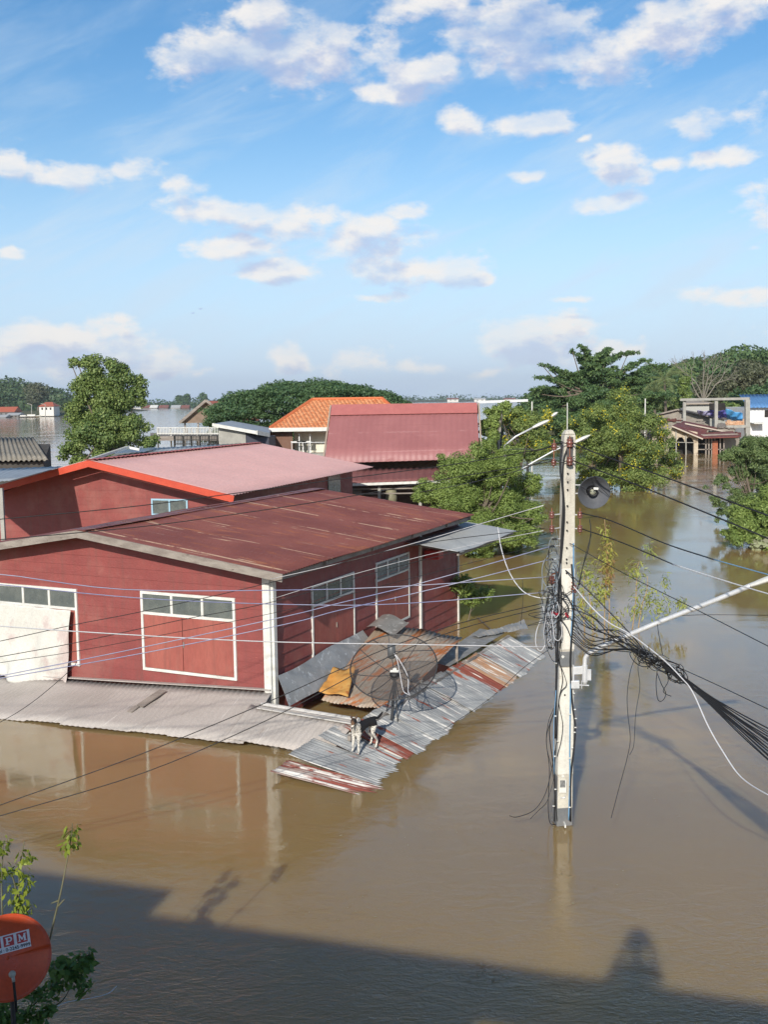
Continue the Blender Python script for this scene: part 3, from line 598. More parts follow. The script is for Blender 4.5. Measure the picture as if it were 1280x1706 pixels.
furn('plastic_stool', 511, wp, 'white chair right of the dark table on the balcony', 'chair')

# ---------------------------------------------------------------- wooden gable pavilion and shed
Yw = 84.
wg = thing('wooden_pavilion', 'weathered wooden gable hut on posts by the river with orange far slope', 'hut', A(335, 730, Yw)*np.array([1, 1, 0]))
pa, pl, pr = A(343, 668, Yw), A(301, 704, Yw), A(368, 700, Yw); dep = np.array([1.6, 5, 0])
pr[2] = pl[2]; pr[0] = pa[0]+(pa[0]-pl[0])
m_ = MB(); m_.add([pl, pa, pa+dep, pl+dep], [(0, 1, 2, 3)]); m_.add([pr, pa, pa+dep, pr+dep], [(3, 2, 1, 0)], 1)
m_.build('roof', [grey_wood, pm('roof_salmon', (.55, .17, .11), rough=.6)], wg, solid=.08)
m_ = MB(); z0 = pl[2]+.05
boardwall(np.array([pl[0]+.25, Yw+.35, 0]), np.array([1., 0, 0]), np.array([0, -1., 0]), z0-.1, pa[2]-.15, lambda z: (max(0, (z-z0)*1.15), max(0, (pr[0]-pl[0]-.5)-(z-z0)*1.15)), m_, pitch=.16, lip=.02)
m_.build('gable_boards', pm('brown_old_wood', (.20, .145, .105), (.27, .20, .15), rough=.85, scale=3), wg)
m_ = MB(); m_.beam(pl+np.array([-.1, -.05, -.02]), pa+np.array([0, -.05, .05]), .05, .2); m_.build('rake_board', grey_wood, wg); m_ = MB(); m_.beam(pr+np.array([.1, -.05, -.02]), pa+np.array([0, -.053, .05]), .05, .2); m_.build('rake_board', grey_wood, wg)
for px in (308, 330, 350, 366):
    p = A(px, 710, Yw+.5); m_ = MB(); m_.beam((p[0], p[1], -.3), (p[0], p[1], z0), .12, .12); m_.build('post', grey_wood, wg)
m_ = MB()
for x in np.arange(pl[0]+.4, pr[0], .35): m_.beam((x, Yw+.5, z0-1.), (x, Yw+.5, z0-.5), .05, .05)
m_.beam((pl[0]+.3, Yw+.5, z0-.5), (pr[0], Yw+.5, z0-.5), .06, .06); m_.build('railing', grey_wood, wg)
def fence(name, px0, px1, py0, py1, Y, mat, label, n, r=.03, rails=2):
    t = thing(name, label, 'fence', A((px0+px1)/2, py1, Y)*np.array([1, 1, 0])); a_ = A(px0, py1, Y); b_ = A(px1, py1, Y); h = A(px0, py0, Y)[2]-a_[2]
    m = MB()
    for i in range(n):
        p = a_+(b_-a_)*i/(n-1); m.beam(p, p+np.array([0, 0, h]), r*1.6, r)
    m.build('balusters', mat, t); m = MB()
    for k in range(rails): m.beam(a_+np.array([0, -.03, h*(.15+.8*k/(rails-1))]), b_+np.array([0, -.03, h*(.15+.8*k/(rails-1))]), r, r*1.3)
    m.build('rails', mat, t); m = MB()
    for u in np.linspace(0, 1, 6): p = a_+(b_-a_)*u; m.beam((p[0], p[1]+.1, -.3), (p[0], p[1]+.1, p[2]+h), .08, .08)
    m.build('posts', mat, t)
fence('white_railing', 262, 372, 712, 724, 62, white_paint, 'white baluster railing over the river under the wooden hut', 44)
fence('dark_railing', 290, 362, 725, 742, 58, pm('dark_metal', (.03, .03, .03), rough=.5), 'dark metal railing in front of the white baluster railing', 30, rails=3)
m_ = MB(); c_ = [A(250, 727, 61), A(375, 727, 61), A(375, 721, 66), A(250, 721, 66)]
m_.hexa([p-np.array([0, 0, .25]) for p in c_]+[p for p in c_]); o = m_.build('timber_deck', grey_wood); tag(o, 'timber deck on posts under the white baluster railing', 'deck')
sh = thing('grey_shed', 'concrete shed with flat pale grey roof and white fascia', 'shed', A(400, 740, 52)*np.array([1, 1, 0]))
Ys = 52.; s0, s1, s2, s3 = A(354, 706, Ys), A(428, 719, Ys-1.2), A(449, 722, Ys), A(385, 701, Ys+5)
s3b = A(452, 713, Ys+6)
m_ = MB(); m_.add([s0, s1, s2, s3b, s3], [(0, 1, 2, 3, 4)]); m_.build('roof', pm('shed_roof', (.40, .43, .47), (.33, .36, .40), rough=.5), sh, solid=.1)
m_ = MB(); m_.beam(s0+np.array([0, -.03, -.05]), s1+np.array([0, -.03, -.05]), .06, .16); m_.beam(s1+np.array([0, -.03, -.05]), s2+np.array([0, -.03, -.08]), .06, .2); m_.build('fascia', white_paint, sh)
m_ = MB(); x0 = s0[0]+.25; x1 = A(412, 730, Ys)[0]; m_.hexa([(x0, Ys+.2, -.3), (x1, Ys-.6, -.3), (s3b[0], Ys+5, -.3), (x0, Ys+5, -.3), (x0, Ys+.2, s0[2]-.2), (x1, Ys-.6, s1[2]-.1), (s3b[0], Ys+5, s1[2]-.1), (x0, Ys+5, s0[2]-.2)])
m_.build('wall', concrete, sh)
m_ = MB(); x2 = A(447, 730, Ys-.4)[0]; m_.hexa([(x1+.02, Ys-.6, -.3), (x2, Ys-.2, -.3), (x2, Ys+3, -.3), (x1+.02, Ys+3, -.3), (x1+.02, Ys-.6, s1[2]-.15), (x2, Ys-.2, s2[2]-.2), (x2, Ys+3, s2[2]-.2), (x1+.02, Ys+3, s2[2]-.2)]); m_.build('dark_door', pm('blue_dark', (.07, .075, .10), rough=.7), sh)

# ---------------------------------------------------------------- vegetation helpers
def leafmesh(name, P, Nn, size, mat, parent=None, aspect=.45, droop=.0, loc=None, jit=.35):
    n = len(P); rnd = rng.normal(size=(n, 3)); nr = Nn + rnd*.5; nr /= np.linalg.norm(nr, axis=1)[:, None]
    t = np.cross(nr, rng.normal(size=(n, 3))); t[:, 2] -= droop; t -= nr*(t*nr).sum(1)[:, None]; t /= np.linalg.norm(t, axis=1)[:, None]+1e-9
    b = np.cross(nr, t); s = size*rng.uniform(1-jit, 1+jit, n)[:, None]
    V = np.empty((n, 4, 3)); V[:, 0] = P; V[:, 1] = P+t*s*.5+b*s*aspect*.5; V[:, 2] = P+t*s-nr*s*.12; V[:, 3] = P+t*s*.5-b*s*aspect*.5
    if parent is not None: off = rootloc(parent)
    elif loc is not None: off = np.array(loc, float)
    else: off = np.array([P[:, 0].mean(), P[:, 1].mean(), 0])
    V = (V-off).reshape(-1, 3).astype(np.float32)
    me = bpy.data.meshes.new(name); me.vertices.add(n*4); me.vertices.foreach_set('co', V.ravel())
    me.loops.add(n*4); me.loops.foreach_set('vertex_index', np.arange(n*4, dtype=np.int32))
    me.polygons.add(n); me.polygons.foreach_set('loop_start', np.arange(0, n*4, 4, dtype=np.int32)); me.polygons.foreach_set('loop_total', np.full(n, 4, np.int32))
    me.update(calc_edges=True); me.materials.append(mat)
    o = bpy.data.objects.new(name, me); sc.collection.objects.link(o)
    if parent is not None: o.parent = parent
    else: o.location = tuple(off)
    return o
def blobpts(blobs, n, inner=.55, flat=1.):
    B = np.array(blobs, float); ar = (B[:, 3]*B[:, 4]+B[:, 4]*B[:, 5]+B[:, 3]*B[:, 5]); k = rng.choice(len(B), n, p=ar/ar.sum())
    d = rng.normal(size=(n, 3)); d /= np.linalg.norm(d, axis=1)[:, None]; r = inner+(1.05-inner)*rng.uniform(size=n)**.6
    off = d*r[:, None]*B[k, 3:6]; P = B[k, :3]+off; N_ = d/B[k, 3:6]; N_ /= np.linalg.norm(N_, axis=1)[:, None]; N_[:, 2] += .35
    return P, N_
def fill(c, R, n, r0, r1, shell=.7, zs=.8):
    """clusters of foliage spread through an ellipsoid"""
    o = []
    for _ in range(n):
        d = rng.normal(size=3); d /= np.linalg.norm(d); q_ = d*np.array(R)*(shell+(1-shell)*rng.uniform())*rng.uniform(.75, 1.)
        r_ = rng.uniform(r0, r1); o.append((*(np.array(c)+q_), r_*rng.uniform(.8, 1.3), r_*rng.uniform(.8, 1.3), r_*zs))
    return o
def limbs(mb, p, d, ln, r, depth, spread=.6, ups=.15, keep=None):
    p = np.array(p, float); d = np.array(d, float); d /= np.linalg.norm(d); pts = [p]; cur = p.copy(); dd = d.copy()
    for k in range(3):
        dd = dd+rng.normal(size=3)*.14+np.array([0, 0, ups*.3]); dd /= np.linalg.norm(dd); cur = cur+dd*ln/3; pts.append(cur.copy())
    mb.tube(pts, [r, r*.86, r*.74, r*.62], 5 if depth < 2 else 7, cap=False)
    if keep is not None: keep.append(cur)
    if depth > 0:
        for _ in range(int(rng.integers(2, 4))):
            nd = dd+rng.normal(size=3)*spread; limbs(mb, cur, nd, ln*rng.uniform(.62, .82), r*.6, depth-1, spread, ups, keep)
def tree(name, label, blobs, n, size, mat, base, trunk_r=.2, top=None, bmat=None, group=None, aspect=.45, inner=.55, droop=0., nl=14, cat='tree'):
    t = thing(name, label, cat, base, group); m = MB(); B = np.array(blobs)
    c = np.array(top if top is not None else [B[:, 0].mean(), B[:, 1].mean(), B[:, 2].mean()]); b0 = np.array([base[0], base[1], -.4])
    m.tube(spline([b0, b0*.5+c*.5+rng.normal(size=3)*trunk_r*.8, c], 4), np.linspace(trunk_r, trunk_r*.5, 9), 8)
    for i in rng.choice(len(B), min(nl, len(B)), replace=False):
        q_ = B[i, :3]; s_ = b0+(c-b0)*rng.uniform(.45, .95); mid = (s_+q_)/2+np.array([0, 0, -.08*np.linalg.norm(q_-s_)])
        m.tube(spline([s_, mid, q_], 3), np.linspace(trunk_r*.28, trunk_r*.06, 7), 5)
    m.build('trunk', bmat or bark, t, smooth=True)
    P, N_ = blobpts(blobs, n, inner); P[:, 2] = np.maximum(P[:, 2], .03)
    leafmesh('crown', P, N_, size, mat, t, aspect, droop); return t
lm_a = leafmat('leaf_mid', [(.085, .145, .045), (.14, .20, .055), (.20, .26, .07)], nscale=.6)
lm_b = leafmat('leaf_bush', [(.11, .17, .04), (.17, .24, .055), (.23, .31, .08)], nscale=1.1)
lm_d = leafmat('leaf_dark', [(.045, .095, .042), (.07, .125, .048), (.10, .165, .06)], nscale=.5)
lm_y = leafmat('leaf_senna', [(.10, .16, .045), (.15, .21, .055), (.21, .27, .07)], nscale=.8)
lm_f = leafmat('leaf_far', [(.035, .075, .03), (.06, .105, .04), (.08, .13, .05)], nscale=.08)
lm_g = leafmat('leaf_greyish', [(.07, .085, .045), (.11, .115, .065), (.12, .14, .07)], nscale=.3)
blossom = leafmat('blossom_yellow', [(.62, .52, .03), (.66, .58, .06), (.72, .62, .05)], trans=.2)

# 1. tall tree by the river, left
Yt = 48.; bl = []
for (px, py, r, n) in ((160, 612, 28, 7), (140, 603, 12, 3), (185, 612, 26, 6), (205, 635, 30, 7), (225, 655, 18, 4), (150, 650, 32, 9), (185, 665, 40, 12), (140, 690, 32, 9), (170, 710, 44, 13), (205, 700, 36, 10),
                       (225, 725, 30, 8), (130, 735, 26, 7), (115, 752, 16, 5), (185, 745, 42, 11), (240, 738, 18, 4), (118, 604, 7, 2), (232, 668, 11, 3), (236, 633, 7, 2), (256, 733, 9, 2), (105, 762, 8, 2), (230, 648, 8, 2), (150, 765, 30, 7)):
    c = A(px, py, Yt); R = r*Yt/1750
    bl += fill(c, (R, R, R*.8), n, R*.28+.1, R*.42+.12, shell=.5)
tree('riverside_tree', 'tall leafy green tree by the river behind the left roofs', bl, 60000, .115, lm_a, A(172, 790, Yt)*np.array([1, 1, 0]), .28, A(178, 650, Yt), aspect=.6, inner=.3)
# 2. rain tree dome
Yr = 70.; bl = []
c0 = A(515, 690, Yr); RX = 168*Yr/1750; RY = 6.; TZ = A(510, 629, Yr)[2]
for i in range(300):
    a_ = rng.uniform(0, 2*math.pi); rr_ = math.sqrt(rng.uniform()); x = math.cos(a_)*rr_; y = math.sin(a_)*rr_
    z = (TZ-2.2)+2.0*math.sqrt(max(0, 1-rr_**2))**.8 - .55 + rng.normal()*.12
    z -= (.5 if x < 0 else .2)*x*x*1.5 - .2
    r_ = rng.uniform(.40, .78); bl.append((c0[0]+x*RX*.97, c0[1]+y*RY, z, r_*1.25, r_*1.25, r_*.42))
for i in range(200):
    x = rng.uniform(-1, 1); zz = rng.uniform(2.2, TZ-2.0+1.3*math.sqrt(1-x*x)); y = -math.sqrt(max(0, 1-x*x))*RY*rng.uniform(.6, 1.)
    r_ = rng.uniform(.42, .8); bl.append((c0[0]+x*RX*.95, c0[1]+y, zz, r_*1.2, r_, r_*.42))
tree('rain_tree', 'wide dome shaped dark green rain tree behind the orange roof', bl, 130000, .15, lm_d, c0*np.array([1, 1, 0]), .8, (c0[0], c0[1], 5.5), aspect=.7, inner=.5)
# 3. big green bush right of front house
Yb = 37.; bl = []
for (px, py, r, n) in ((790, 790, 42, 14), (745, 810, 36, 10), (840, 800, 42, 13), (880, 830, 32, 11), (710, 820, 22, 7), (760, 770, 22, 6), (800, 755, 22, 6), (850, 770, 24, 7), (820, 845, 52, 16), (870, 870, 36, 12), (760, 850, 46, 12), (890, 800, 14, 4), (850, 890, 28, 9), (900, 860, 12, 4), (800, 885, 40, 9), (735, 760, 8, 2), (720, 870, 30, 7), (745, 888, 26, 8), (800, 900, 30, 10), (855, 902, 22, 8), (830, 880, 36, 10), (775, 905, 18, 6), (885, 890, 16, 5)):
    c = A(px, py, Yb+rng.uniform(-1, 1)); R = r*Yb/1750; bl += fill(c, (R*1.12, R*1.4, R*1.1), int(n*1.3), R*.26+.05, R*.42+.08, shell=.4)
tree('green_bush', 'big fresh green bushy tree standing in water right of the red house', bl, 170000, .085, lm_b, A(805, 908, Yb)*np.array([1, 1, 0]), .16, A(810, 830, Yb), aspect=.38, inner=.25, nl=30)
# small floating branch beside the wall
bl = [(*A(800, 992, 26), .28, .3, .14), (*A(785, 1000, 26), .25, .3, .12), (*A(812, 985, 26), .15, .2, .1), (*A(772, 975, 25.6), .3, .3, .25)]
tree('drooping_bush', 'small leafy branch in the water beside the far wall corner', bl, 1500, .11, lm_b, A(775, 1005, 26)*np.array([1, 1, 0]), .02, aspect=.4)
# 4. yellow flowering trees
def flowering(name, label, spec, Y, n, base, nf, top, size=.14, tr=.16):
    bl = []
    for (px, py, r, k) in spec:
        c = A(px, py, Y+rng.uniform(-1, 1)); R = r*Y/1750; bl += fill(c, (R, R*1.1, R), k, R*.25+.08, R*.42+.12, shell=.5)
    t = tree(name, label, bl, n, size, lm_y, base, tr, top, aspect=.42, inner=.25, nl=24)
    B = np.array(bl); k = rng.choice(len(B), nf); d = rng.normal(size=(nf, 3)); d[:, 1] = -abs(d[:, 1])*1.1; d /= np.linalg.norm(d, axis=1)[:, None]
    c = B[k, :3]+d*B[k, 3:6]*1.02; per = 14; P = np.repeat(c, per, 0)+rng.normal(size=(nf*per, 3))*np.array([.13, .13, .17])*Y/62
    P[:, 2] = np.maximum(P[:, 2], .05)
    f = leafmesh('blossoms', P, np.repeat(d, per, 0), size*.62, blossom, t, .8); f['kind'] = 'stuff'; return t
flowering('flowering_tree', 'large yellow flowering tree standing in the flood right of the pole', ((1030, 680, 30, 8), (1000, 700, 34, 9), (1060, 705, 36, 10), (980, 740, 36, 10), (1030, 740, 44, 13), (1085, 745, 36, 11), (1115, 775, 26, 8), (1010, 780, 36, 10), (1065, 780, 40, 11), (965, 775, 24, 6), (1100, 715, 18, 5), (955, 712, 20, 5), (1040, 655, 12, 3), (1122, 790, 14, 4), (1000, 792, 26, 9), (1040, 795, 28, 10), (1080, 795, 26, 9), (975, 795, 18, 5), (1050, 760, 40, 10)), 62., 75000, A(1040, 803, 62)*np.array([1, 1, 0]), 150, A(1035, 720, 62))
flowering('flowering_tree', 'smaller yellow flowering tree between the pink roof and the pole', ((850, 700, 24, 7), (880, 712, 26, 8), (830, 715, 18, 5), (865, 735, 32, 9), (900, 725, 20, 6), (905, 690, 12, 3), (840, 745, 26, 7), (895, 750, 24, 6), (860, 690, 14, 4)), 56., 38000, A(865, 790, 56)*np.array([1, 1, 0]), 95, A(868, 720, 56))
# 5. tall dark tree with reaching boughs
Yd = 88.; bl = []
for (px, py, r, n) in ((960, 650, 42, 16), (1000, 640, 34, 12), (1040, 655, 34, 12), (920, 665, 30, 12), (905, 680, 22, 8), (1060, 640, 22, 8), (985, 615, 20, 8), (1005, 600, 14, 6), (975, 600, 10, 4), (1080, 665, 26, 9), (960, 690, 44, 12), (900, 655, 16, 5), (1020, 618, 16, 6), (1060, 680, 30, 8), (930, 640, 20, 6), (920, 700, 34, 12), (960, 700, 40, 12), (1000, 680, 36, 10), (1020, 655, 30, 9), (950, 730, 40, 9), (900, 705, 20, 6), (1095, 660, 22, 7)):
    c = A(px, py, Yd+rng.uniform(-2, 2)); R = r*Yd/1750; bl += fill(c, (R, R*1.2, R*.8), n, R*.22+.15, R*.36+.2, shell=.5, zs=.45)
def bough(p0, p1, k=12, r=.22, Y=Yd):
    for i in range(k):
        u = i/(k-1); q_ = A(p0[0]+(p1[0]-p0[0])*u, p0[1]+(p1[1]-p0[1])*u-6*math.sin(u*3), Y); s_ = r*(1.35-.8*u)
        bl.append((q_[0]+rng.normal()*.05, q_[1]+rng.normal()*.4, q_[2]+rng.normal()*.06, s_*1.5, s_*1.4, s_*.7))
for a_, b_ in (((960, 640), (903, 608)), ((950, 645), (893, 630)), ((985, 620), (950, 585)), ((990, 610), (968, 578)), ((1010, 605), (1062, 588)), ((1005, 600), (1018, 582)), ((1030, 625), (1085, 600)), ((1050, 630), (1108, 610)), ((940, 655), (886, 650)), ((1000, 612), (1000, 590)), ((975, 640), (920, 618))): bough(a_, b_)
tree('tall_spreading_tree', 'tall dark green tree with long reaching boughs against the sky', bl, 95000, .22, lm_d if False else leafmat('leaf_dark2', [(.055, .11, .045), (.085, .145, .05), (.12, .19, .06)], nscale=.4), A(985, 745, Yd)*np.array([1, 1, 0]), .4, A(990, 640, Yd), aspect=.5, inner=.3, nl=40)
# bushes under it, towards the left
bl = []
for (px, py, r, n) in ((820, 690, 14, 5), (842, 680, 10, 4), (815, 715, 16, 5), (808, 740, 14, 4), (835, 760, 24, 5), (822, 735, 14, 4)):
    c = A(px, py, 47.5); R = r*47/1750; bl += fill(c, (R, R, R), n, R*.3+.05, R*.45+.05)
tree('light_green_shrub', 'light green shrub beside the right end of the steep pink roof', bl, 9000, .14, lm_b, A(820, 790, 47.5)*np.array([1, 1, 0]), .08, aspect=.5)
# 6. bushes at the right edge
def edge(spec, Y, n, size, name, label, mat, base, tr=.1, droop=.3, aspect=.3):
    bl = []
    for (px, py, r, k) in spec:
        c = A(px, py, Y+rng.uniform(-.6, .6)); R = r*Y/1750; bl += fill(c, (R, R, R*.9), k, R*.25+.05, R*.42+.05, shell=.4)
    return tree(name, label, bl, n, size, mat, base, tr, aspect=aspect, inner=.2, droop=droop, nl=30)
edge(((1255, 745, 26, 8), (1285, 750, 34, 9), (1225, 760, 22, 6), (1240, 785, 20, 5), (1205, 800, 16, 4), (1222, 825, 18, 4), (1195, 832, 13, 3), (1290, 790, 30, 6), (1200, 858, 12, 3), (1222, 868, 10, 2), (1265, 775, 14, 4), (1180, 812, 5, 1), (1252, 820, 18, 5), (1270, 800, 26, 8), (1225, 790, 18, 5), (1245, 765, 26, 7), (1215, 845, 14, 4), (1285, 830, 22, 6), (1235, 855, 16, 5)), 44., 52000, .12, 'willowy_tree', 'open willowy tree with grey green leaves at the right edge', leafmat('leaf_olive', [(.08, .13, .05), (.12, .18, .06), (.17, .23, .08)], nscale=1.), A(1262, 872, 44)*np.array([1, 1, 0]), .09)
edge(((1250, 860, 30, 9), (1280, 840, 34, 9), (1235, 880, 22, 7), (1285, 880, 34, 8), (1260, 890, 24, 6), (1215, 888, 10, 3), (1265, 865, 34, 10), (1290, 900, 30, 8), (1240, 895, 20, 6)), 38., 34000, .11, 'rounded_shrub', 'bright green rounded shrub in the water at the right edge', lm_b, A(1265, 898, 38)*np.array([1, 1, 0]), .07, aspect=.45)
bl = [(*A(1262, 908, 37.5), .22, .2, .10), (*A(1275, 905, 37.5), .2, .2, .1)]
tree('water_plant', 'few large pale leaves floating below the right edge shrub', bl, 60, .3, leafmat('leaf_pale', [(.25, .3, .15), (.3, .34, .18), (.36, .4, .22)]), A(1268, 912, 37.5)*np.array([1, 1, 0]), .02, aspect=.8)
# 7. hill forest, far trees
def land(name, pts, depth, kind='structure', mat=None):
    m = MB(); n = len(pts); V = []
    for p in pts: V.append((p[0], p[1]-depth*.35, -.3)); V.append((p[0], p[1], p[2])); V.append((p[0], p[1]+depth, -.3))
    m.add(V, [(i*3+k, i*3+3+k, i*3+4+k, i*3+1+k) for i in range(n-1) for k in (0, 1)])
    o = m.build(name, mat or pm('bank_soil', (.10, .10, .045), (.07, .075, .03), rough=.95, scale=.05), loc=(0, 0, 0)); o['kind'] = kind; return o
def hillforest(spec, Y, n, size, mat, label, dep, base_py, cr, zs=.6, lowest=0.):
    """crowns over a rising skyline; spec = skyline pixels"""
    bl = []; xs = [s[0] for s in spec]; ys = [s[1] for s in spec]
    for px in np.arange(xs[0], xs[-1], cr*1750/Y*.55):
        top = np.interp(px, xs, ys)
        rows = max(2, int((base_py-top)/(cr*1750/Y*.55)))
        for r_ in range(rows+1):
            u = r_/rows; yy = Y+dep*(1-u); c = A(px+rng.normal()*cr*300/Y, top+(base_py-top)*u*.97+cr*1750/yy*(1. if r_ == 0 else .3)+rng.normal()*cr*200/Y, yy)
            s_ = cr*rng.uniform(.7, 1.35); bl.append((c[0], c[1]+rng.normal()*dep*.06, c[2], s_*1.15, s_*1.1, s_*zs))
    P, N_ = blobpts(bl, n, .7); P[:, 2] = np.maximum(P[:, 2], lowest)
    o = leafmesh('forest', P, N_, size, mat, aspect=.75); tag(o, label, 'forest', kind='stuff'); return o
land('hill', [A(880, 668, 185), A(1000, 640, 190), A(1100, 612, 200), (A(1180, 598, 205)), A(1280, 592, 210), A(1420, 590, 215), A(1700, 640, 220)], 60)
hillforest([(900, 650), (1000, 632), (1060, 615), (1090, 606), (1120, 596), (1160, 586), (1200, 578), (1240, 576), (1300, 574), (1440, 570), (1650, 640)], 150, 110000, .62, leafmat('leaf_hill', [(.055, .11, .04), (.085, .14, .05), (.12, .18, .06)], nscale=.12), 'dense dark green wood covering the hill on the right', 50, 676, 3.0, .5)
def roundtree(px, py, r, Y, mat, label, n=5000, size=.4, zs=.85, g=None, name='broadleaf_tree'):
    c = A(px, py, Y); R = r*Y/1750; bl = fill(c, (R*.8, R*.8, R*.7*zs), 26, R*.22, R*.36, shell=.5)
    base = (c[0], c[1], 0.); return tree(name, label, bl, n, size, mat, base, R*.08, (c[0], c[1], c[2]), group=g, aspect=.6, inner=.5)
G7 = 'trees at the foot of the right hill'
roundtree(1185, 645, 40, 140, lm_g, 'greyish thin crowned tree in front of the wooded hill', 9000, .42, g=G7)
roundtree(1245, 625, 38, 142, lm_g, 'olive grey tree above the blue roofed white building', 9000, .42, g=G7)
roundtree(1262, 660, 24, 125, lm_d, 'dark tree just left of the blue roof', 5000, .36, g=G7)
roundtree(1118, 675, 26, 118, lm_a, 'mid green tree behind the ruined house', 6000, .32, g=G7)
roundtree(1215, 685, 22, 118, lm_a, 'small green tree under the concrete beam', 4500, .32, g=G7)
roundtree(1142, 648, 13, 116, lm_b, 'narrow bright green conical tree left of the concrete frame', 3500, .28, zs=2.6, g=G7)
# bare tree
t = thing('bare_tree', 'leafless grey branched tree against the wooded hill', 'tree', A(1172, 690, 130)*np.array([1, 1, 0])); m_ = MB()
p = A(1172, 668, 130); m_.tube([(p[0], p[1], -.3), (p[0], p[1], p[2])], [.3, .22], 7)
for dx in (-.7, -.35, .1, .5, .8, -.1): limbs(m_, p, (dx, -.2, .8), 2.5, .085, 3, .35, .2)
m_.build('branches', pm('bare_bark', (.27, .24, .20), (.20, .18, .15), rough=.9), t)
# palms
def palm(px, py, Y, label, k=18, ln=2.6):
    c = A(px, py, Y); t = thing('palm_tree', label, 'palm', (c[0], c[1], 0), 'palms behind the ruined house'); m = MB()
    m.tube([(c[0]+.5, c[1], -.3), (c[0]+.2, c[1], c[2]*.5), c], [.2, .15, .12], 7); m.build('trunk', bark, t)
    m = MB()
    for i in range(k):
        a_ = i*2.4; e_ = rng.uniform(.1, 1.2); sp_ = [c]; d = np.array([math.cos(a_)*math.cos(e_), math.sin(a_)*math.cos(e_), math.sin(e_)]); cur = c.copy()
        for s_ in range(7): d = d+np.array([0, 0, -.24]); d /= np.linalg.norm(d); cur = cur+d*ln/7; sp_.append(cur.copy())
        m.tube(sp_, np.linspace(.03, .01, 8), 4)
        for s_ in np.linspace(.1, 1, 26):
            j = min(int(s_*7), 6); u = s_*7-j; p = sp_[j]*(1-u)+sp_[j+1]*u; ax = sp_[j+1]-sp_[j]; ax /= np.linalg.norm(ax); sd_ = np.cross(ax, (0, 0, 1)); sd_ /= np.linalg.norm(sd_)+1e-6
            for sg in (-1, 1):
                tip = p+sd_*sg*.45*math.sin(.4+s_*2.3)+ax*.22+np.array([0, 0, -.25]); m.add([p-ax*.03, p+ax*.05, tip], [(0, 1, 2)])
    m.build('fronds', leafmat('leaf_palm', [(.11, .15, .05), (.15, .19, .07), (.2, .25, .09)]), t)
palm(1108, 632, 112, 'palm with drooping pale fronds left of the bare tree', ln=3.6)
palm(1090, 652, 108, 'lower palm partly hidden behind the yellow flowering tree', ln=2.6)
# far bank left: hill, woods, houses
land('hill', [A(-400, 660, 520), A(-200, 640, 540), A(-60, 642, 540), A(30, 640, 540), A(80, 655, 540), A(118, 668, 530), A(135, 690, 520)], 160)
land('far_bank', [A(-900, 688, 470), A(-500, 688, 470), A(-100, 686, 470), A(60, 684, 465), A(105, 684, 460), A(128, 690, 455)], 60)
hillforest([(-420, 640), (-200, 628), (-80, 636), (0, 627), (30, 625), (50, 632), (75, 640), (108, 645), (118, 662)], 480, 42000, 1.7, leafmat('leaf_hill2', [(.035, .07, .03), (.055, .095, .035), (.08, .12, .045)], nscale=.04), 'wooded hill on the far bank at the left edge', 70, 688, 7., .55, .3)
roundtree(62, 655, 26, 470, lm_g, 'pale rounded tree on the far left bank beside the white house', 3500, 1.1)
land('far_bank', [A(200, 683, 900), A(260, 680, 900), A(330, 680, 900), A(420, 679, 900), A(700, 676, 950)], 150)
hillforest([(225, 676), (250, 668), (262, 664), (285, 668), (310, 664), (330, 664), (350, 662), (420, 664), (560, 668)], 930, 16000, 2.2, lm_f, 'low tree line along the distant bank in the middle', 40, 681, 9., .7, .3)
G8 = 'tall trees standing over the distant bank'
for px, py, r, lb in ((300, 665, 7, 'left of two pointed trees over the distant bank'), (310, 664, 7, 'right of two pointed trees over the distant bank'), (339, 663, 8, 'round topped tree nearest the wooden hut gable')):
    roundtree(px, py, r, 900, lm_d, lb, 1300, 1.9, zs=1.4, g=G8)
land('far_bank', [A(560, 670, 1500), A(690, 667, 1500), A(900, 665, 1500), A(1100, 662, 1500), A(2200, 650, 1500)], 300)
hillforest([(540, 664), (690, 661), (740, 659), (775, 657), (800, 659), (850, 658), (900, 657), (1100, 652), (2000, 640)], 1550, 26000, 3., lm_f, 'thin pale tree line along the distant right bank', 60, 668, 11., .7, .3)
def simple_house(px, pyb, wpx, hpx, Y, wallm, roofm, label, group, cat='house', depth=8., hip=False, win=3, name='riverside_house', rfrac=.45):
    c = A(px, pyb, Y); s = Y/1750; w_ = wpx*s; h_ = hpx*s; t = thing(name, label, cat, (c[0], c[1], c[2]), group); z0 = c[2]; zw = z0+h_*(1-rfrac); zt = z0+h_
    m = MB(); m.box((c[0], c[1]+depth/2, (z0+zw)/2-1), (w_*.92, depth, zw-z0+2)); m.build('wall', wallm, t)
    m = MB(); a_ = w_*.5; i_ = w_*.28 if hip else 0; ov_ = depth*.06
    y0, y1 = c[1]-ov_, c[1]+depth+ov_; ym = (y0+y1)/2
    m.add([(c[0]-a_, y0, zw), (c[0]+a_, y0, zw), (c[0]+a_, y1, zw), (c[0]-a_, y1, zw), (c[0]-a_+i_, ym, zt), (c[0]+a_-i_, ym, zt)], [(0, 1, 5, 4), (1, 2, 5), (2, 3, 4, 5), (3, 0, 4)]); m.build('roof', roofm, t, solid=.15)
    for i in range(win):
        x = c[0]+w_*.8*((i+.5)/win-.5); m = MB(); m.box((x, c[1]-.03, (z0+zw)/2), (w_*.10, .1, (zw-z0)*.45)); m.build('window', dark_in, t)
    return t
rfo_ = pm('far_roof_orange', (.50, .13, .07), (.42, .11, .06), rough=.7); rfr = pm('far_roof_rust', (.26, .09, .07), (.2, .08, .06), rough=.8); rfg = pm('far_roof_grey', (.45, .46, .47), rough=.7)
wlw = pm('far_wall_white', (.75, .74, .7), rough=.8); wlg = pm('far_wall_grey', (.25, .24, .23), (.16, .15, .15), rough=.9)
G9 = 'houses along the far bank'
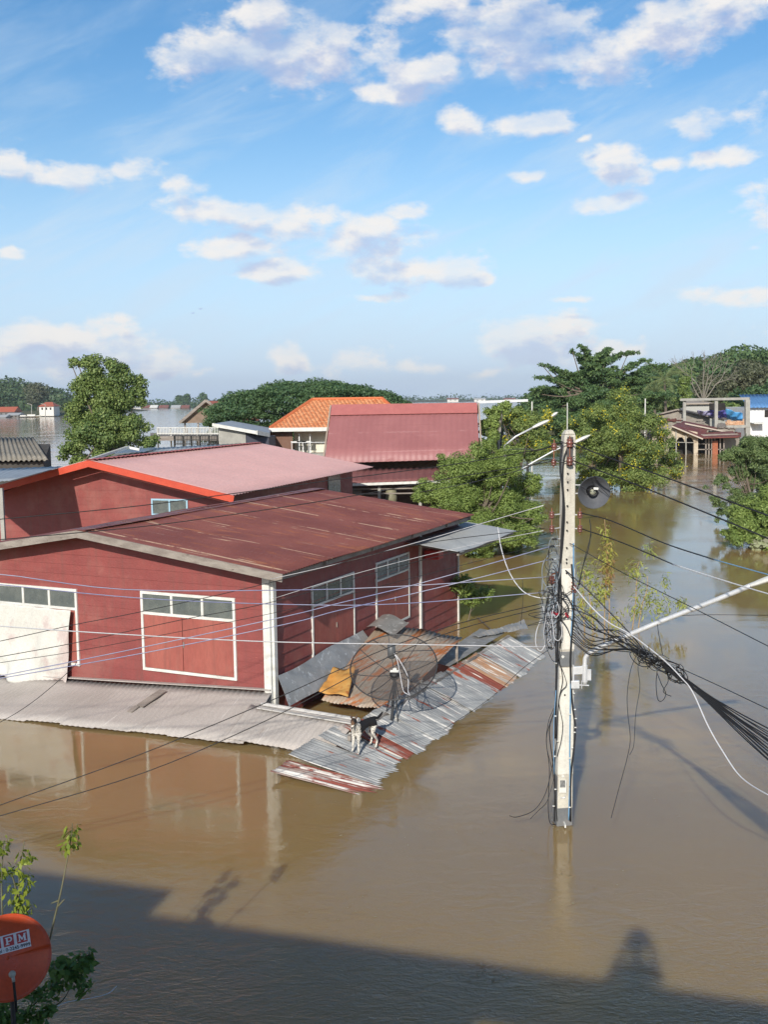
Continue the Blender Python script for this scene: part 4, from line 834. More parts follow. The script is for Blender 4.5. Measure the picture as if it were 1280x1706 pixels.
simple_house(77, 685, 26, 15, 440, wlw, rfo_, 'white house with orange red hip roof on the far left bank', G9, hip=True)
simple_house(10, 696, 30, 18, 430, wlg, rfo_, 'grey walled house with orange roof at the left edge of the far bank', G9)
simple_house(2, 700, 16, 9, 420, wlg, rfg, 'low grey roofed boathouse at the far left waterline', G9)
simple_house(20, 696, 22, 8, 425, wlg, rfg, 'long pale roofed shed beside the far left waterline', G9)
for px, ww, rm_, lb in ((228, 14, rfg, 'small pale roofed house seen just right of the tall riverside tree'), (243, 12, rfr, 'rust roofed house left in the distant row'), (255, 14, wlw, 'little white fronted house in the distant row'), (272, 16, rfr, 'wide rust roofed house in the middle of the distant row'), (292, 16, rfg, 'grey roofed house in the distant row under the pointed trees'), (308, 14, rfr, 'rust roofed house right in the distant row')):
    simple_house(px, 685, ww, 10, 860, wlg if rm_ != rfg else wlw, rm_, lb, G9, win=2)
for px in (755, 800, 850): simple_house(px, 668, 20, 5, 1400, wlw, rfr if px != 800 else rfg, {755: 'tiny white building on the distant right bank behind the pink roof ridge', 800: 'tiny grey roofed building on the distant right bank', 850: 'tiny red roofed building at the right of the distant bank'}[px], G9, win=2)
boat_m = MB()
def boat(px, py, Y, L_, mat, label, g='boats moored along the far bank'):
    c = A(px, py, Y); c[2] = 0; t = thing('moored_boat', label, 'boat', c, g); m = MB(); k = 8
    m.grid(lambda u, v: (c[0]+(u-.5)*L_, c[1]+math.sin(math.pi*v)*L_*.13*math.sin(math.pi*min(max(u, .08), .92))**.6*(1 if True else 0)-L_*.06*math.cos(math.pi*v)*math.sin(math.pi*u), .1+L_*.06*(abs(math.cos(math.pi*v)))+abs(u-.5)**3*L_*.3), 14, 8); m.build('hull', mat, t, solid=.1)
    m = MB(); m.box((c[0], c[1], .2+L_*.09), (L_*.45, L_*.12, L_*.09)); m.box((c[0], c[1], .2+L_*.14), (L_*.5, L_*.15, L_*.012)); m.build('cabin', wlw, t)
boat(52, 694, 425, 7, wlw, 'white boat moored left of the white house on the far bank'); boat(38, 694, 425, 5, wlg, 'grey boat moored near the far left sheds')
# lamp posts on far bank
for px, lb in ((52, 'left lamp post on the far left bank'), (75, 'right lamp post on the far left bank')):
    p = A(px, 692, 430); q_ = A(px, 674, 430); m_ = MB(); m_.tube([(p[0], p[1], 0), q_], .14, 6); m_.tube([q_, q_+np.array([-1.8, 0, .4])], .12, 6); o = m_.build('bank_lamp_post', concrete); tag(o, lb, 'lamp post', 'lamp posts on the far bank')

# ---------------------------------------------------------------- ruined house, frame, tarps, white building on the right
Yv = 98.
rh = thing('ruined_house', 'flooded derelict house with cream arched wall and patched maroon tin roof', 'house', A(1150, 755, Yv)*np.array([1, 1, 0]))
cw = pm('stained_cream', (.62, .54, .42), (.50, .42, .32), rough=.9, scale=.8, c3=(.25, .19, .14), s3=2.2, t3=(.52, .66))
def Pv(px, py, dy=0): return A(px, py, Yv+dy)
m_ = MB()
def wallpoly(pts, dy=0, th=.25):
    f_ = [Pv(x, y, dy) for x, y in pts]; b_ = [p+np.array([0, th, 0]) for p in f_]; n = len(pts); m_.add(f_+b_, [tuple(range(n))[::-1], tuple(range(n, 2*n))]+[(i, (i+1) % n, n+(i+1) % n, n+i) for i in range(n)])
wallpoly([(1096, 728), (1096, 722), (1122, 712), (1163, 720), (1163, 729)])       # lintel band
for x0, x1 in ((1090, 1097), (1108, 1115), (1157, 1164)): wallpoly([(x0, 760), (x0, 727), (x1, 727), (x1, 760)], .02)
for x0, x1 in ((1097, 1108), (1115, 1128), (1128, 1142), (1142, 1157)):
    k = 12; top = [(x0+(x1-x0)*i/k, 737-9*math.sin(math.pi*i/k)**.6) for i in range(k+1)]; wallpoly([(x0, 727), (x1, 727)]+top[::-1], .04)
wallpoly([(1088, 742), (1088, 728), (1097, 727), (1097, 745)], .1)
m_.build('arched_wall', cw, rh)
m_ = MB()
for x in (1127.5, 1144): wallpoly([(x-.8, 762), (x-.8, 716), (x+.8, 716), (x+.8, 762)], -.15, .15)
wallpoly([(1115, 737), (1115, 736), (1157, 737), (1157, 738)], -.1, .06)
m_.build('post', concrete, rh)
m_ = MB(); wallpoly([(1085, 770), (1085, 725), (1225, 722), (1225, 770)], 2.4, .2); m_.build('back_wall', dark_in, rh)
m_ = MB(); wallpoly([(1164, 729), (1164, 724), (1230, 722), (1230, 727)], .3, .15); wallpoly([(1164, 749.5), (1164, 748), (1212, 748), (1212, 749.5)], .3, .12); wallpoly([(1164, 740), (1164, 739), (1180, 739), (1180, 740)], .3, .1)
for x in (1176, 1181, 1186, 1191, 1200, 1206): wallpoly([(x, 762), (x, 727), (x+2.2, 727), (x+2.2, 762)], .3, .1)
m_.build('grey_boards', grey_wood, rh)
m_ = MB(); wallpoly([(1188, 764), (1188, 735), (1197, 734), (1197, 764)], .2, .1); m_.build('door', pm('rusty_door', (.42, .14, .07), (.3, .10, .05), rough=.8), rh)
mar = streaky('maroon_tin', (.20, .055, .045), (.15, .045, .038), (.40, .30, .26), (.28, .10, .06), rough=.6, lap=1.2, rz=0, rusts=.5)
m_ = MB()
def slab(a, b, c, d, th=.08, m=m_): return [Pv(*k) for k in (a, b, c, d)]
for quad in (((1120, 709, -.6), (1172, 730, -.6), (1180, 716, 3), (1130, 705, 3)), ((1172, 729, -.7), (1232, 727, -.7), (1222, 718, 2.6), (1168, 721, 2.6))):
    m_.add([Pv(*k) for k in quad], [(0, 1, 2, 3)])
m_.add([Pv(1132, 706, 3), Pv(1222, 722, 3), Pv(1215, 716, 6), Pv(1140, 701, 6)], [(0, 1, 2, 3)])
m_.build('roof', mar, rh, solid=.1)
m_ = MB(); m_.beam(Pv(1120, 710, -.66), Pv(1172, 731.5, -.66), .06, .12); m_.beam(Pv(1142, 705.5, 2.9), Pv(1225, 722.5, 2.9), .1, .12); m_.build('roof_edge', pm('pale_edge', (.55, .48, .40), rough=.8), rh)
for k_, (x0, y0, x1, y1, dy_, lb) in enumerate(((1100, 701, 1136, 694, 8.5, 'low rusty shed roof left in the cluttered row behind the ruin'), (1196, 712, 1228, 705, 3.5, 'brown patched shed roof under the rubble beam'), (1206, 727, 1236, 720, 1.5, 'dull rusty shed roof beside the tall concrete column'), (1068, 722, 1094, 716, 7, 'grey brown shed roof behind the flowering tree'))):
    t = thing('shed', lb, 'shed', Pv((x0+x1)/2, y0, dy_)*np.array([1, 1, 0]), 'patched sheds around the ruined house'); a_, b_ = Pv(x0, y0, dy_), Pv(x1, y0+1, dy_); c_, d_ = Pv(x1, y1, dy_+3), Pv(x0, y1, dy_+3)
    m_ = MB(); m_.corr(a_, b_, d_, c_, .3, .02, 3, wob=.05, seed=k_); m_.build('roof', [mar, grey_wood, mar, grey_wood][k_], t, solid=.05)
    m_ = MB(); m_.hexa([(a_[0]+.1, a_[1]+.2, -.3), (b_[0]-.1, b_[1]+.2, -.3), (c_[0]-.1, c_[1], -.3), (d_[0]+.1, d_[1], -.3), (a_[0]+.1, a_[1]+.2, a_[2]-.05), (b_[0]-.1, b_[1]+.2, b_[2]-.05), (c_[0]-.1, c_[1], c_[2]-.05), (d_[0]+.1, d_[1], d_[2]-.05)]); m_.build('wall', pm('shabby_wall', (.34, .31, .26), (.22, .2, .17), rough=.9, scale=.9, c3=(.12, .1, .09), s3=2), t)
# second old roofs behind
ob = thing('old_roof_building', 'older building behind the ruin with weathered grey roof planks', 'building', Pv(1130, 720, 12)*np.array([1, 1, 0]))
m_ = MB(); m_.add([Pv(1084, 692, 10), Pv(1130, 681, 10), Pv(1140, 684, 14), Pv(1090, 695, 14)], [(0, 1, 2, 3)]); m_.add([Pv(1130, 681, 10), Pv(1198, 697, 10), Pv(1215, 697, 14), Pv(1150, 684, 14)], [(0, 1, 2, 3)]); m_.build('roof', grey_wood, ob, solid=.15)
m_ = MB(); c_ = [Pv(1090, 694, 10.5), Pv(1132, 684, 10.5), Pv(1200, 700, 10.5), Pv(1200, 735, 10.5), Pv(1090, 735, 10.5)]; m_.add(c_, [(0, 1, 2, 3, 4)]); m_.build('wall', pm('shabby_wall', (.34, .31, .26), (.22, .2, .17), rough=.9, scale=.9, c3=(.12, .1, .09), s3=2), ob, solid=.2)
m_ = MB(); wallpoly([(1184, 697), (1211, 702), (1211, 722), (1184, 718)], 9, .3); m_.build('grey_wall', pm('mid_grey_wall', (.40, .40, .36), (.3, .3, .27), rough=.9), ob)
m_ = MB()
for i, y in enumerate((698, 703, 708, 713)): m_.beam(Pv(1128-i, y, 8), Pv(1172+i*3, y+1.5, 8), .1, .14)
m_.build('planks', grey_wood, ob)
m_ = MB(); m_.add([Pv(1078, 713, 5), Pv(1105, 706, 5), Pv(1106, 703, 7), Pv(1082, 709, 7)], [(0, 1, 2, 3)]); o = m_.build('rusty_roof_sheet', pm('rust_orange', (.42, .17, .07), rough=.8), solid=.08); tag(o, 'small orange rusty roof piece left of the ruined house', 'metal sheet')
cf = thing('concrete_frame', 'unfinished concrete column and beam frame over the blue tarpaulins', 'frame', Pv(1190, 720, 4)*np.array([1, 1, 0]))
def col_(x, y0, y1, dy, wd, nm='column'):
    m = MB(); a_, b_ = Pv(x, y0, dy), Pv(x, y1, dy); m.beam((a_[0], a_[1], -.3), b_, wd, wd); m.build(nm, concrete, cf)
col_(1246, 760, 666, 4, .42); col_(1194, 720, 668, 6, .30); col_(1141, 720, 668, 8, .28)
m_ = MB(); m_.beam(Pv(1135, 666, 8), Pv(1250, 664, 4), .28, .24); m_.build('beam', concrete, cf)
m_ = MB(); m_.beam(Pv(1210, 711, 4), Pv(1250, 710, 4), .5, .25); m_.build('beam', concrete, cf)
def tarp(name, pts, mat, label, dy=8):
    m = MB(); a_, b_, c_, d_ = [Pv(x, y, dy+i*.3) for i, (x, y) in enumerate(pts)]
    m.grid(lambda u, v: (a_*(1-u)+b_*u)*(1-v)+(d_*(1-u)+c_*u)*v+np.array([0, .12*math.sin(u*14+v*5), .05*math.sin(u*9)]), 24, 10); o = m.build(name, mat, smooth=True, solid=.02); tag(o, label, 'tarpaulin')
tarp('purple_tarpaulin', ((1162, 684), (1184, 685), (1184, 693), (1165, 691)), pm('striped_tarp', (.12, .10, .42), (.7, .68, .8), rough=.7, scale=6, stretch=(1, 1, 4)), 'white and purple striped tarpaulin left of the middle column')
tarp('violet_tarpaulin', ((1183, 684), (1211, 684), (1211, 697), (1183, 694)), pm('violet_tarp', (.09, .08, .34), (.14, .13, .42), rough=.7), 'plain violet tarpaulin behind the middle concrete column')
tarp('blue_tarpaulin', ((1210, 681), (1239, 689), (1237, 702), (1211, 698)), pm('blue_tarp', (.06, .28, .62), (.12, .40, .72), rough=.5, scale=2), 'bright blue tarpaulin tent left of the tall concrete column')
m_ = MB(); wallpoly([(1183, 684), (1183, 672), (1208, 671), (1212, 684)], 8.5, .1); o = m_.build('black_netting', dark_in); tag(o, 'black shade netting above the violet tarpaulin', 'netting')
m_ = MB()
for i in range(60):
    p = Pv(1211+rng.uniform(0, 33), 706+rng.normal()*2, 4.5); m_.box(p, (rng.uniform(.2, .5), .3, rng.uniform(.1, .25)), rng.uniform(0, 3))
o = m_.build('rubble_heap', pm('rubble_orange', (.55, .30, .17), (.65, .45, .3), rough=.9)); tag(o, 'heap of orange rubble on the concrete beam beside the blue tarpaulin', 'rubble', kind='stuff')
wb = thing('white_building', 'white building with bright blue metal roof at the right edge', 'building', A(1300, 720, 108)*np.array([1, 1, 0]))
m_ = MB(); c = A(1249, 722, 108); x1 = c[0]+12; zt = A(1249, 679, 108)[2]; m_.hexa([(c[0], 108, -.3), (x1, 108, -.3), (x1, 116, -.3), (c[0], 116, -.3), (c[0], 108, zt), (x1, 108, zt), (x1, 116, zt), (c[0], 116, zt)]); m_.build('wall', pm('bright_white_wall', (.78, .79, .80), rough=.7, drip=.25), wb)
m_ = MB(); z2 = A(1255, 657, 111)[2]; m_.corr((c[0]-.3, 107.5, zt+.02), (x1+.4, 107.5, zt+.02), (c[0]+.2, 112, z2), (x1, 112, z2), .4, .03, 3); m_.build('roof', pm('blue_roof', (.12, .27, .52), (.10, .23, .46), rough=.45), wb, smooth=True, solid=.06)
m_ = MB(); p = A(1279, 689, 108); m_.box((p[0]+.2, 107.97, p[2]), (.9, .1, .7)); m_.build('window', dark_in, wb)
m_ = MB(); p = A(1258, 706, 108); m_.hexa([(c[0], 106.6, p[2]+.02), (p[0]+.5, 106.6, p[2]+.02), (p[0]+.8, 108, p[2]+.08), (c[0], 108, p[2]+.08), (c[0], 106.6, p[2]+.1), (p[0]+.5, 106.6, p[2]+.1), (p[0]+.8, 108, p[2]+.16), (c[0], 108, p[2]+.16)]); m_.build('awning', white_paint, wb)
simple_house(1165, 676, 46, 8, 128, pm('dim_white', (.45, .45, .42), rough=.8), pm('far_beige', (.42, .36, .3), rough=.9), 'pale building glimpsed behind the concrete frame', None, cat='building', name='pale_building', win=3)

# ---------------------------------------------------------------- utility pole and what hangs on it
PB = W(938, 1371, 0); PT = A(948, 716, PB[1]); YP = PB[1]
def pc(z): u = z/PT[2]; return PB*(1-u)+PT*u
po = thing('utility_pole', 'tall cream concrete utility pole standing in the flood, white painted lower half', 'utility pole', PB)
pr_ = .14
def prect(z, w_, d_, rz=pr_, off=0.):
    c = pc(z); cx, sx = math.cos(rz), math.sin(rz); return [(c[0]+x*cx-y*sx, c[1]+x*sx+y*cx, z) for x, y in ((-w_/2, -d_/2-off), (w_/2, -d_/2-off), (w_/2, d_/2), (-w_/2, d_/2))]
def pw(z): return .215+(.150-.215)*z/PT[2]
def seg(z0, z1, name, mat, grow=0.):
    m = MB(); m.hexa(prect(z0, pw(z0)+grow, .19+grow)+prect(z1, pw(z1)+grow, .17+grow)); m.build(name, mat, po, bevel=.018)
zz = lambda py: A(940, py, YP)[2]
m_ = MB(); z0, z1, z2 = -.3, PT[2]-.06, PT[2]
m_.hexa(prect(z0, pw(z0), .19)+prect(z1, pw(z1), .15)); m_.hexa(prect(z1, pw(z1), .15)+prect(z2, pw(z2)*.55, .11)); m_.build('shaft', pole_conc, po, bevel=.015)
seg(zz(1287), zz(1109), 'painted_band', pole_white, .008); seg(zz(1081), zz(945), 'painted_band', pole_white, .008); seg(zz(1108.7), zz(1081.5), 'grey_band', pole_grey, .006); seg(-.2, zz(1287.5), 'grey_band', pole_grey, .006)
def onpole(px, py, front=.115): return A(px, py, YP-front)
m_ = MB()
for py in (789, 803, 816, 843, 870, 884, 913, 932, 938, 955, 1158): m_.lathe(onpole(947-(py-789)*.014, py, .105), [(.011, -.02), (.011, .004), (.0, .004)], 8, (0, -1, 0))
m_.build('bolt_holes', dark_in, po)
def framebox(px, py, w_, h_, name, th=.05):
    c = onpole(px, py, .10); m = MB(); m.beam(c+np.array([0, 0, -h_/2]), c+np.array([0, 0, h_/2]), w_, th, up=(0, 1, 0)); return m
m_ = framebox(938, 1310, .10, .17, 'x'); mb_ = m_.build('meter_box', white_paint, po, bevel=.01)
c = onpole(938, 1306, .13); m_ = MB(); m_.beam(c+np.array([0, 0, -.045]), c+np.array([0, 0, .045]), .065, .012, up=(0, 1, 0)); m_.build('meter_dial', pm('meter_dark', (.10, .11, .11), (.3, .3, .3), rough=.3, scale=30), mb_)
c = onpole(938, 1327, .11); m_ = MB(); m_.tube([c+np.array([.035*math.cos(t), 0, .022*math.sin(t)]) for t in np.linspace(-2.8, .6, 10)], .006, 6); m_.build('meter_pipe', galv, mb_)
for py in (1094, 1293):
    c = onpole(938.5, py, .105); m_ = MB(); m_.lathe(c, [(.022, 0), (.022, .008), (0, .008)], 4, (0, -1, 0)); m_.build('plate_diamond', white_paint, po)
m_ = MB(); m_.beam(pc(.02)+np.array([0, -.1, 0]), pc(.06)+np.array([0, -.1, 0]), .22, .02); m_.build('waterline_crust', white_paint, po)
# conduits and wires strapped along the pole
def path(pts, r, mat, name, par, n=6, fr=.125, sub=6):
    m = MB(); m.tube(spline([onpole(x, y, fr) for x, y in pts], sub), r, n); return m.build(name, mat, par, smooth=True)
path([(937, 735), (934, 780), (939, 830), (936, 900), (932, 980), (930, 1060), (927, 1150), (926, 1230)], .013, black_rub, 'riser_cable', po)
path([(948, 742), (940, 765), (938, 800), (941, 850), (938, 905), (934, 950), (936, 1000), (934, 1080)], .010, black_rub, 'riser_cable', po)
path([(956, 905), (956, 960), (955, 1010), (952, 1060), (951, 1110), (951, 1160), (950, 1240), (950, 1300), (948, 1366)], .009, cab_lblue, 'blue_conduit', po)
path([(953, 940), (957, 1000), (953, 1060), (951, 1100), (952, 1140), (955, 1180), (959, 1210), (957, 1245), (951, 1300), (951, 1368)], .013, black_rub, 'riser_cable', po)
path([(926, 1060), (927, 1130), (925, 1180), (916, 1215), (921, 1265), (925, 1310), (924, 1368)], .007, black_rub, 'riser_cable', po)
path([(930, 1090), (938, 1130), (933, 1160), (930, 1190), (928, 1230), (924, 1280), (926, 1330), (929, 1368)], .006, black_rub, 'riser_cable', po)
path([(929, 1095), (942, 1128), (944, 1142), (936, 1152), (932, 1172), (938, 1205), (936, 1232), (929, 1260)], .005, black_rub, 'riser_cable', po, fr=.14)
path([(923, 1180), (914, 1205), (911, 1240), (920, 1280), (923, 1300)], .004, black_rub, 'riser_cable', po, fr=.16)
path([(927, 1150), (923, 1215), (924, 1290)], .005, cab_lblue, 'blue_conduit', po, fr=.14)
for x, y in ((956.5, 1155), (958.5, 1182), (960, 1197), (959.5, 1212), (958, 1220), (954, 1246), (926, 1193), (930, 1235), (925, 1260), (926, 1315), (923, 1343), (950, 1190), (950, 1263), (950, 1345), (927, 1105)):
    m_ = MB(); m_.tube([onpole(x-1.6, y, .145), onpole(x+1.6, y, .145)], .008, 6); m_.build('cable_clip', white_paint, po)
# hooked loose wires at the foot
def wire(name, pts, r, mat, label, group=None, sub=6, cat='cable', n=5):
    C_ = [A(*p) for p in pts]
    P = spline(C_, sub)
    if pts[0][0] < -10: v_ = P[0]-P[1]; v_ /= np.linalg.norm(v_); P = [P[0]+v_*k+np.array([0, 0, .004*k*k]) for k in (9, 6, 3, 1)]+list(P)
    if pts[-1][0] > 1325: v_ = P[-1]-P[-2]; v_ /= np.linalg.norm(v_); P = list(P)+[P[-1]+v_*k+np.array([0, 0, .004*k*k]) for k in (1, 3, 5, 7)]
    m = MB(); m.tube(P, r, n); o = m.build(name, mat, smooth=True); tag(o, label, cat, group); return o
def loop(name, pts, r, mat, label, **k): return wire(name, pts, r, mat, label, **k)
loop('loose_wire', [(925, 1250, YP-.1), (918, 1290, YP-.2), (908, 1325, YP-.25), (890, 1350, YP-.3), (862, 1361, YP-.4), (849, 1359, YP-.4)], .005, black_rub, 'loose black wire curling out to the left at the foot of the pole')
loop('loose_wire', [(923, 1300, YP-.1), (912, 1335, YP-.2), (898, 1350, YP-.3), (884, 1364, YP-.35)], .004, black_rub, 'shorter loose wire end at the foot of the pole')
loop('loose_wire', [(922, 1190, YP-.1), (911, 1230, YP-.15), (916, 1280, YP-.1), (914, 1340, YP-.1), (917, 1370, YP-.05), (927, 1374, YP-.1)], .005, black_rub, 'long slack wire left of the pole reaching the water')
# insulator racks
rack0 = thing('insulator_rack', 'brown porcelain insulator pair on the right of the pole below the loudspeaker', 'insulator', A(967, 882, YP-.1), 'porcelain insulators on the pole')
def insul(t, c, k=1.):
    c = np.array(c); m = MB(); m.lathe(c-np.array([0, 0, .04*k]), [(0, 0), (.028*k, 0), (.034*k, .012*k), (.02*k, .022*k), (.034*k, .034*k), (.036*k, .046*k), (.02*k, .056*k), (.03*k, .066*k), (.026*k, .08*k), (0, .08*k)], 12); m.build('insulator', brown_ins, t, smooth=True)
def fillrack(t, p_top, p_bot, k=1., arm=0.):
    insul(t, p_top, k); insul(t, p_bot, k); m = MB(); m.tube([np.array(p_bot)-np.array([0, 0, .07]), np.array(p_top)+np.array([0, 0, .09])], .007, 6); m.build('pin', pm('rusty_pin', (.28, .11, .06), rough=.8), t)
    if arm:
        m = MB(); 
        for p in (p_top, p_bot): m.beam(p, np.array(p)+np.array([arm, .1, .0]), .015, .012)
        m.build('arm', galv, t)
fillrack(rack0, A(967, 858, YP-.1), A(967, 881, YP-.1), 1.05, -.12)
rk = copy_tree(rack0); dv = A(920, 881, YP-.1)-A(967, 881, YP-.1); rk.location = Vector(rack0.location)+Vector(dv); rk['label'] = 'brown porcelain insulator pair on the left of the pole against the green bush'
for ch in rk.children:
    if ch.name.startswith('arm'): ch.scale = (-1, 1, 1)
t = thing('insulator_rack', 'reddish insulator on an arm left of the pole top', 'insulator', A(923, 770, YP-.1), 'porcelain insulators on the pole'); fillrack(t, A(924, 744, YP-.1), A(923, 770, YP-.1), 1.05, .16)
t = thing('insulator_rack', 'dark insulators clamped on the face of the pole near its top', 'insulator', A(950, 768, YP-.14), 'porcelain insulators on the pole'); fillrack(t, onpole(950, 738, .15), onpole(950, 768, .15), 1.3)
m_ = MB(); m_.beam(onpole(951, 728, .13), onpole(949, 776, .13), .07, .02, up=(0, 1, 0)); m_.build('strap', pm('dark_strap', (.08, .07, .07), rough=.7), t)
for px, py, lb in ((920, 966, 'red brown clamp insulator left of the pole where the white cable ends'), (957, 981, 'dull red insulator on the right side of the pole above the yellow plants')):
    c = A(px, py, YP-.1); t = thing('spool_insulator', lb, 'insulator', c, 'porcelain insulators on the pole'); insul(t, c, 1.2); m = MB(); m.beam(c+np.array([0, 0, .07]), c+np.array([.08 if px < 940 else -.06, .05, .09]), .02, .015); m.beam(c+np.array([0, 0, -.07]), c+np.array([0, 0, .07]), .014, .014); m.build('bracket', pm('rusty_pin2', (.3, .12, .07), rough=.7), t)
for px, py, lb in ((921, 910, 'upper dark cable clamp holding the highest pale cable left of the pole'), (919, 932, 'lower dark cable clamp left of the pole'), (917, 1079, 'dark clamp where the lowest white cable reaches the pole'), (925, 898, 'small dark clamp beside the cream pole face')):
    c = A(px, py, YP-.1); t = thing('cable_clamp', lb, 'clamp', c, 'dark cable clamps'); m = MB(); m.lathe(c, [(0, -.012), (.03, -.012), (.034, 0), (.02, .012), (0, .012)], 10, (0, .2, 1)); m.build('disc', black_rub, t, smooth=True); m = MB(); m.beam(c, c+np.array([.10, .06, 0]), .012, .012); m.build('hook', galv, t)
for px, py, lb, dx in ((926, 1022, 'crumpled red plastic ribbon tied left on the pole', .05), (945, 1025, 'small red ribbon on the right of the pole face', .02)):
    m_ = MB(); c = onpole(px, py, .16); m_.grid(lambda u, v: c+np.array([(u-.5)*dx*2, -.03*math.sin(u*9+v*5), (v-.5)*.035+.02*math.sin(u*7)]), 8, 4); o = m_.build('red_ribbon', pm('red_ribbon', (.60, .04, .08), rough=.6), solid=.002); tag(o, lb, 'ribbon')
# tangle of wire loops left of the pole
tg = thing('wire_tangle', 'messy tangle of black and grey wire loops on the left of the pole', 'wire tangle', A(918, 1010, YP-.15))
for i in range(30):
    cx = rng.normal(919, 6); cy = rng.uniform(905, 1075); rx, ry = rng.uniform(3, 12), rng.uniform(10, 44); a0 = rng.uniform(0, 6.3); sp_ = rng.uniform(2.5, 6.3); yy = YP-rng.uniform(.05, .3)
    pts = [A(cx+rx*math.cos(a0+sp_*k/6)*(1+.2*rng.normal()), cy+ry*math.sin(a0+sp_*k/6), yy+rng.normal()*.02) for k in range(7)]
    m = MB(); m.tube(spline(pts, 5), rng.uniform(.003, .0055), 5); m.build('wire', [black_rub, pm('wire_grey', (.22, .24, .26), rough=.5), black_rub, black_rub, black_rub, cab_white][i % 6], tg, smooth=True)
for i in range(14):
    x0, y0 = rng.uniform(905, 925), rng.uniform(985, 1040); m = MB(); m.tube(spline([A(x0, y0, YP-.18), A(x0+rng.normal()*12, y0+rng.normal()*12, YP-.2), A(rng.uniform(935, 958), rng.uniform(995, 1040), YP-.17)], 5), .0045, 5); m.build('wire', black_rub, tg, smooth=True)
for i, (a_, b_, c_) in enumerate((((935, 985), (950, 1000), (958, 1030)), ((932, 990), (948, 1012), (941, 1030)), ((934, 1030), (945, 1045), (952, 1062)), ((952, 985), (930, 1000), (915, 1020)))):
    m = MB(); m.tube(spline([onpole(*a_, .16), onpole(*b_, .17), onpole(*c_, .15)], 5), .006, 5); m.build('wire', black_rub, tg, smooth=True)
wire('white_cable_loop', [(905, 960, YP-.1), (904, 990, YP-.15), (912, 978, YP-.2), (925, 975, YP-.2), (934, 955, YP-.15), (933, 930, YP-.12), (922, 920, YP-.12), (906, 938, YP-.15), (905, 965, YP-.15), (916, 980, YP-.16), (932, 966, YP-.14)], .008, pm('wire_grey'  , (.22, .24, .26)), 'grey cable coiled in a ring left of the pole below the dark clamps')
wire('white_cable_loop', [(903, 1030, YP-.1), (895, 1050, YP-.12), (893, 1070, YP-.12), (898, 1083, YP-.12), (906, 1080, YP-.12), (918, 1050, YP-.12), (912, 1035, YP-.1), (905, 1010, YP-.1)], .006, cab_white, 'white wire loop hanging at the bottom of the tangle')
# horn loudspeaker
hs = thing('horn_loudspeaker', 'round dark grey horn loudspeaker mounted right of the pole', 'loudspeaker', A(991, 822, YP-.2))
hc = A(991, 821, YP-.25); ax = np.array([.06, -1, -.10]); ax /= np.linalg.norm(ax); gm = pm('horn_grey', (.13, .135, .15), (.10, .105, .115), rough=.45, scale=4); 
m_ = MB(); m_.lathe(hc, [(.203, 0), (.208, -.01), (.20, -.012), (.15, -.07), (.10, -.15), (.07, -.24), (.05, -.30), (0, -.30)], 32, ax); m_.lathe(hc, [(.203, 0), (.198, -.008), (.14, -.07), (.085, -.13), (.07, -.14)], 32, ax); m_.build('bell', gm, hs, smooth=True)
m_ = MB(); m_.lathe(hc, [(.055, -.16), (.062, -.06), (.055, -.05), (.045, -.055), (.04, -.07), (0, -.07)], 20, ax); m_.build('inner_horn', black_rub, hs, smooth=True)
m_ = MB(); m_.lathe(hc, [(0, -.045), (.035, -.055), (.04, -.07)], 16, ax); m_.build('driver_cap', pm('cap_green', (.30, .31, .22), (.5, .5, .4), rough=.3, scale=25), hs, smooth=True)
m_ = MB()
for py in (808, 822): m_.tube([onpole(950, py-0, 0), A(975, py, YP-.10)], .008, 6)
m_.build('mount_rods', galv, hs)
m_ = MB(); m_.tube(spline([hc+ax*.01+np.array(v) for v in ((-.17, 0, .08), (-.10, 0, .04), (-.03, 0, .05), (.0, 0, .03))], 4), .004, 5); m_.tube([hc+ax*.02+np.array([-.05, 0, .2]), hc+ax*.02+np.array([.19, 0, -.05])], .0035, 5); m_.build('wire', black_rub, hs)
m_ = MB(); c = hc+ax*.0+np.array([.02, 0, .055]); m_.beam(c+np.array([-.03, 0, 0]), c+np.array([.03, 0, -.005]), .006, .03); m_.build('white_label', white_paint, hs)
# street lamp arm on the pole
def head(t, p, q_, w_=.12, mat=None):
    p = np.array(p); q_ = np.array(q_); d = q_-p; Ls = np.linalg.norm(d); d /= Ls; sd_ = np.cross(d, (0, 0, 1)); sd_ /= np.linalg.norm(sd_); upv = np.cross(sd_, d)
    m = MB(); m.grid(lambda u, v: p+d*Ls*u+sd_*w_*.5*(math.sin(math.pi*min(1, max(0.02, u*.86+.12)))**.55)*math.cos(2*math.pi*v)+upv*w_*.30*(math.sin(math.pi*min(1, max(.02, u*.86+.12)))**.5)*math.sin(2*math.pi*v)*(1 if v < .5 else .6), 12, 16); m.build('lamp_head', mat or white_paint, t, smooth=True)
    m = MB(); m.grid(lambda u, v: p+d*Ls*(.35+.5*u)+sd_*w_*.34*math.cos(math.pi*v)+upv*(-w_*.17-w_*.10*math.sin(math.pi*v)*math.sin(math.pi*u)), 6, 8); m.build('lens', pm('lamp_lens', (.6, .62, .62), rough=.15), t, smooth=True)
sa = thing('street_lamp', 'long galvanised street lamp arm bracketed low on the pole reaching right', 'street lamp', A(975, 1130, YP-.15))
pts = [A(975, 1140, YP-.13), A(975, 1108, YP-.13), A(977, 1094, YP-.13), A(990, 1084, YP-.15), A(1020, 1070, YP-.22), A(1100, 1036, YP-.45), A(1180, 1005, YP-.72), A(1258, 973, YP-1.)]
m_ = MB(); P_ = spline(pts, 6); m_.tube(P_, [.028 if i < 14 else .031 for i in range(len(P_))], 12); m_.build('arm', galv, sa, smooth=True)
head(sa, A(1252, 976, YP-1.0), A(1335, 948, YP-1.25), .16)
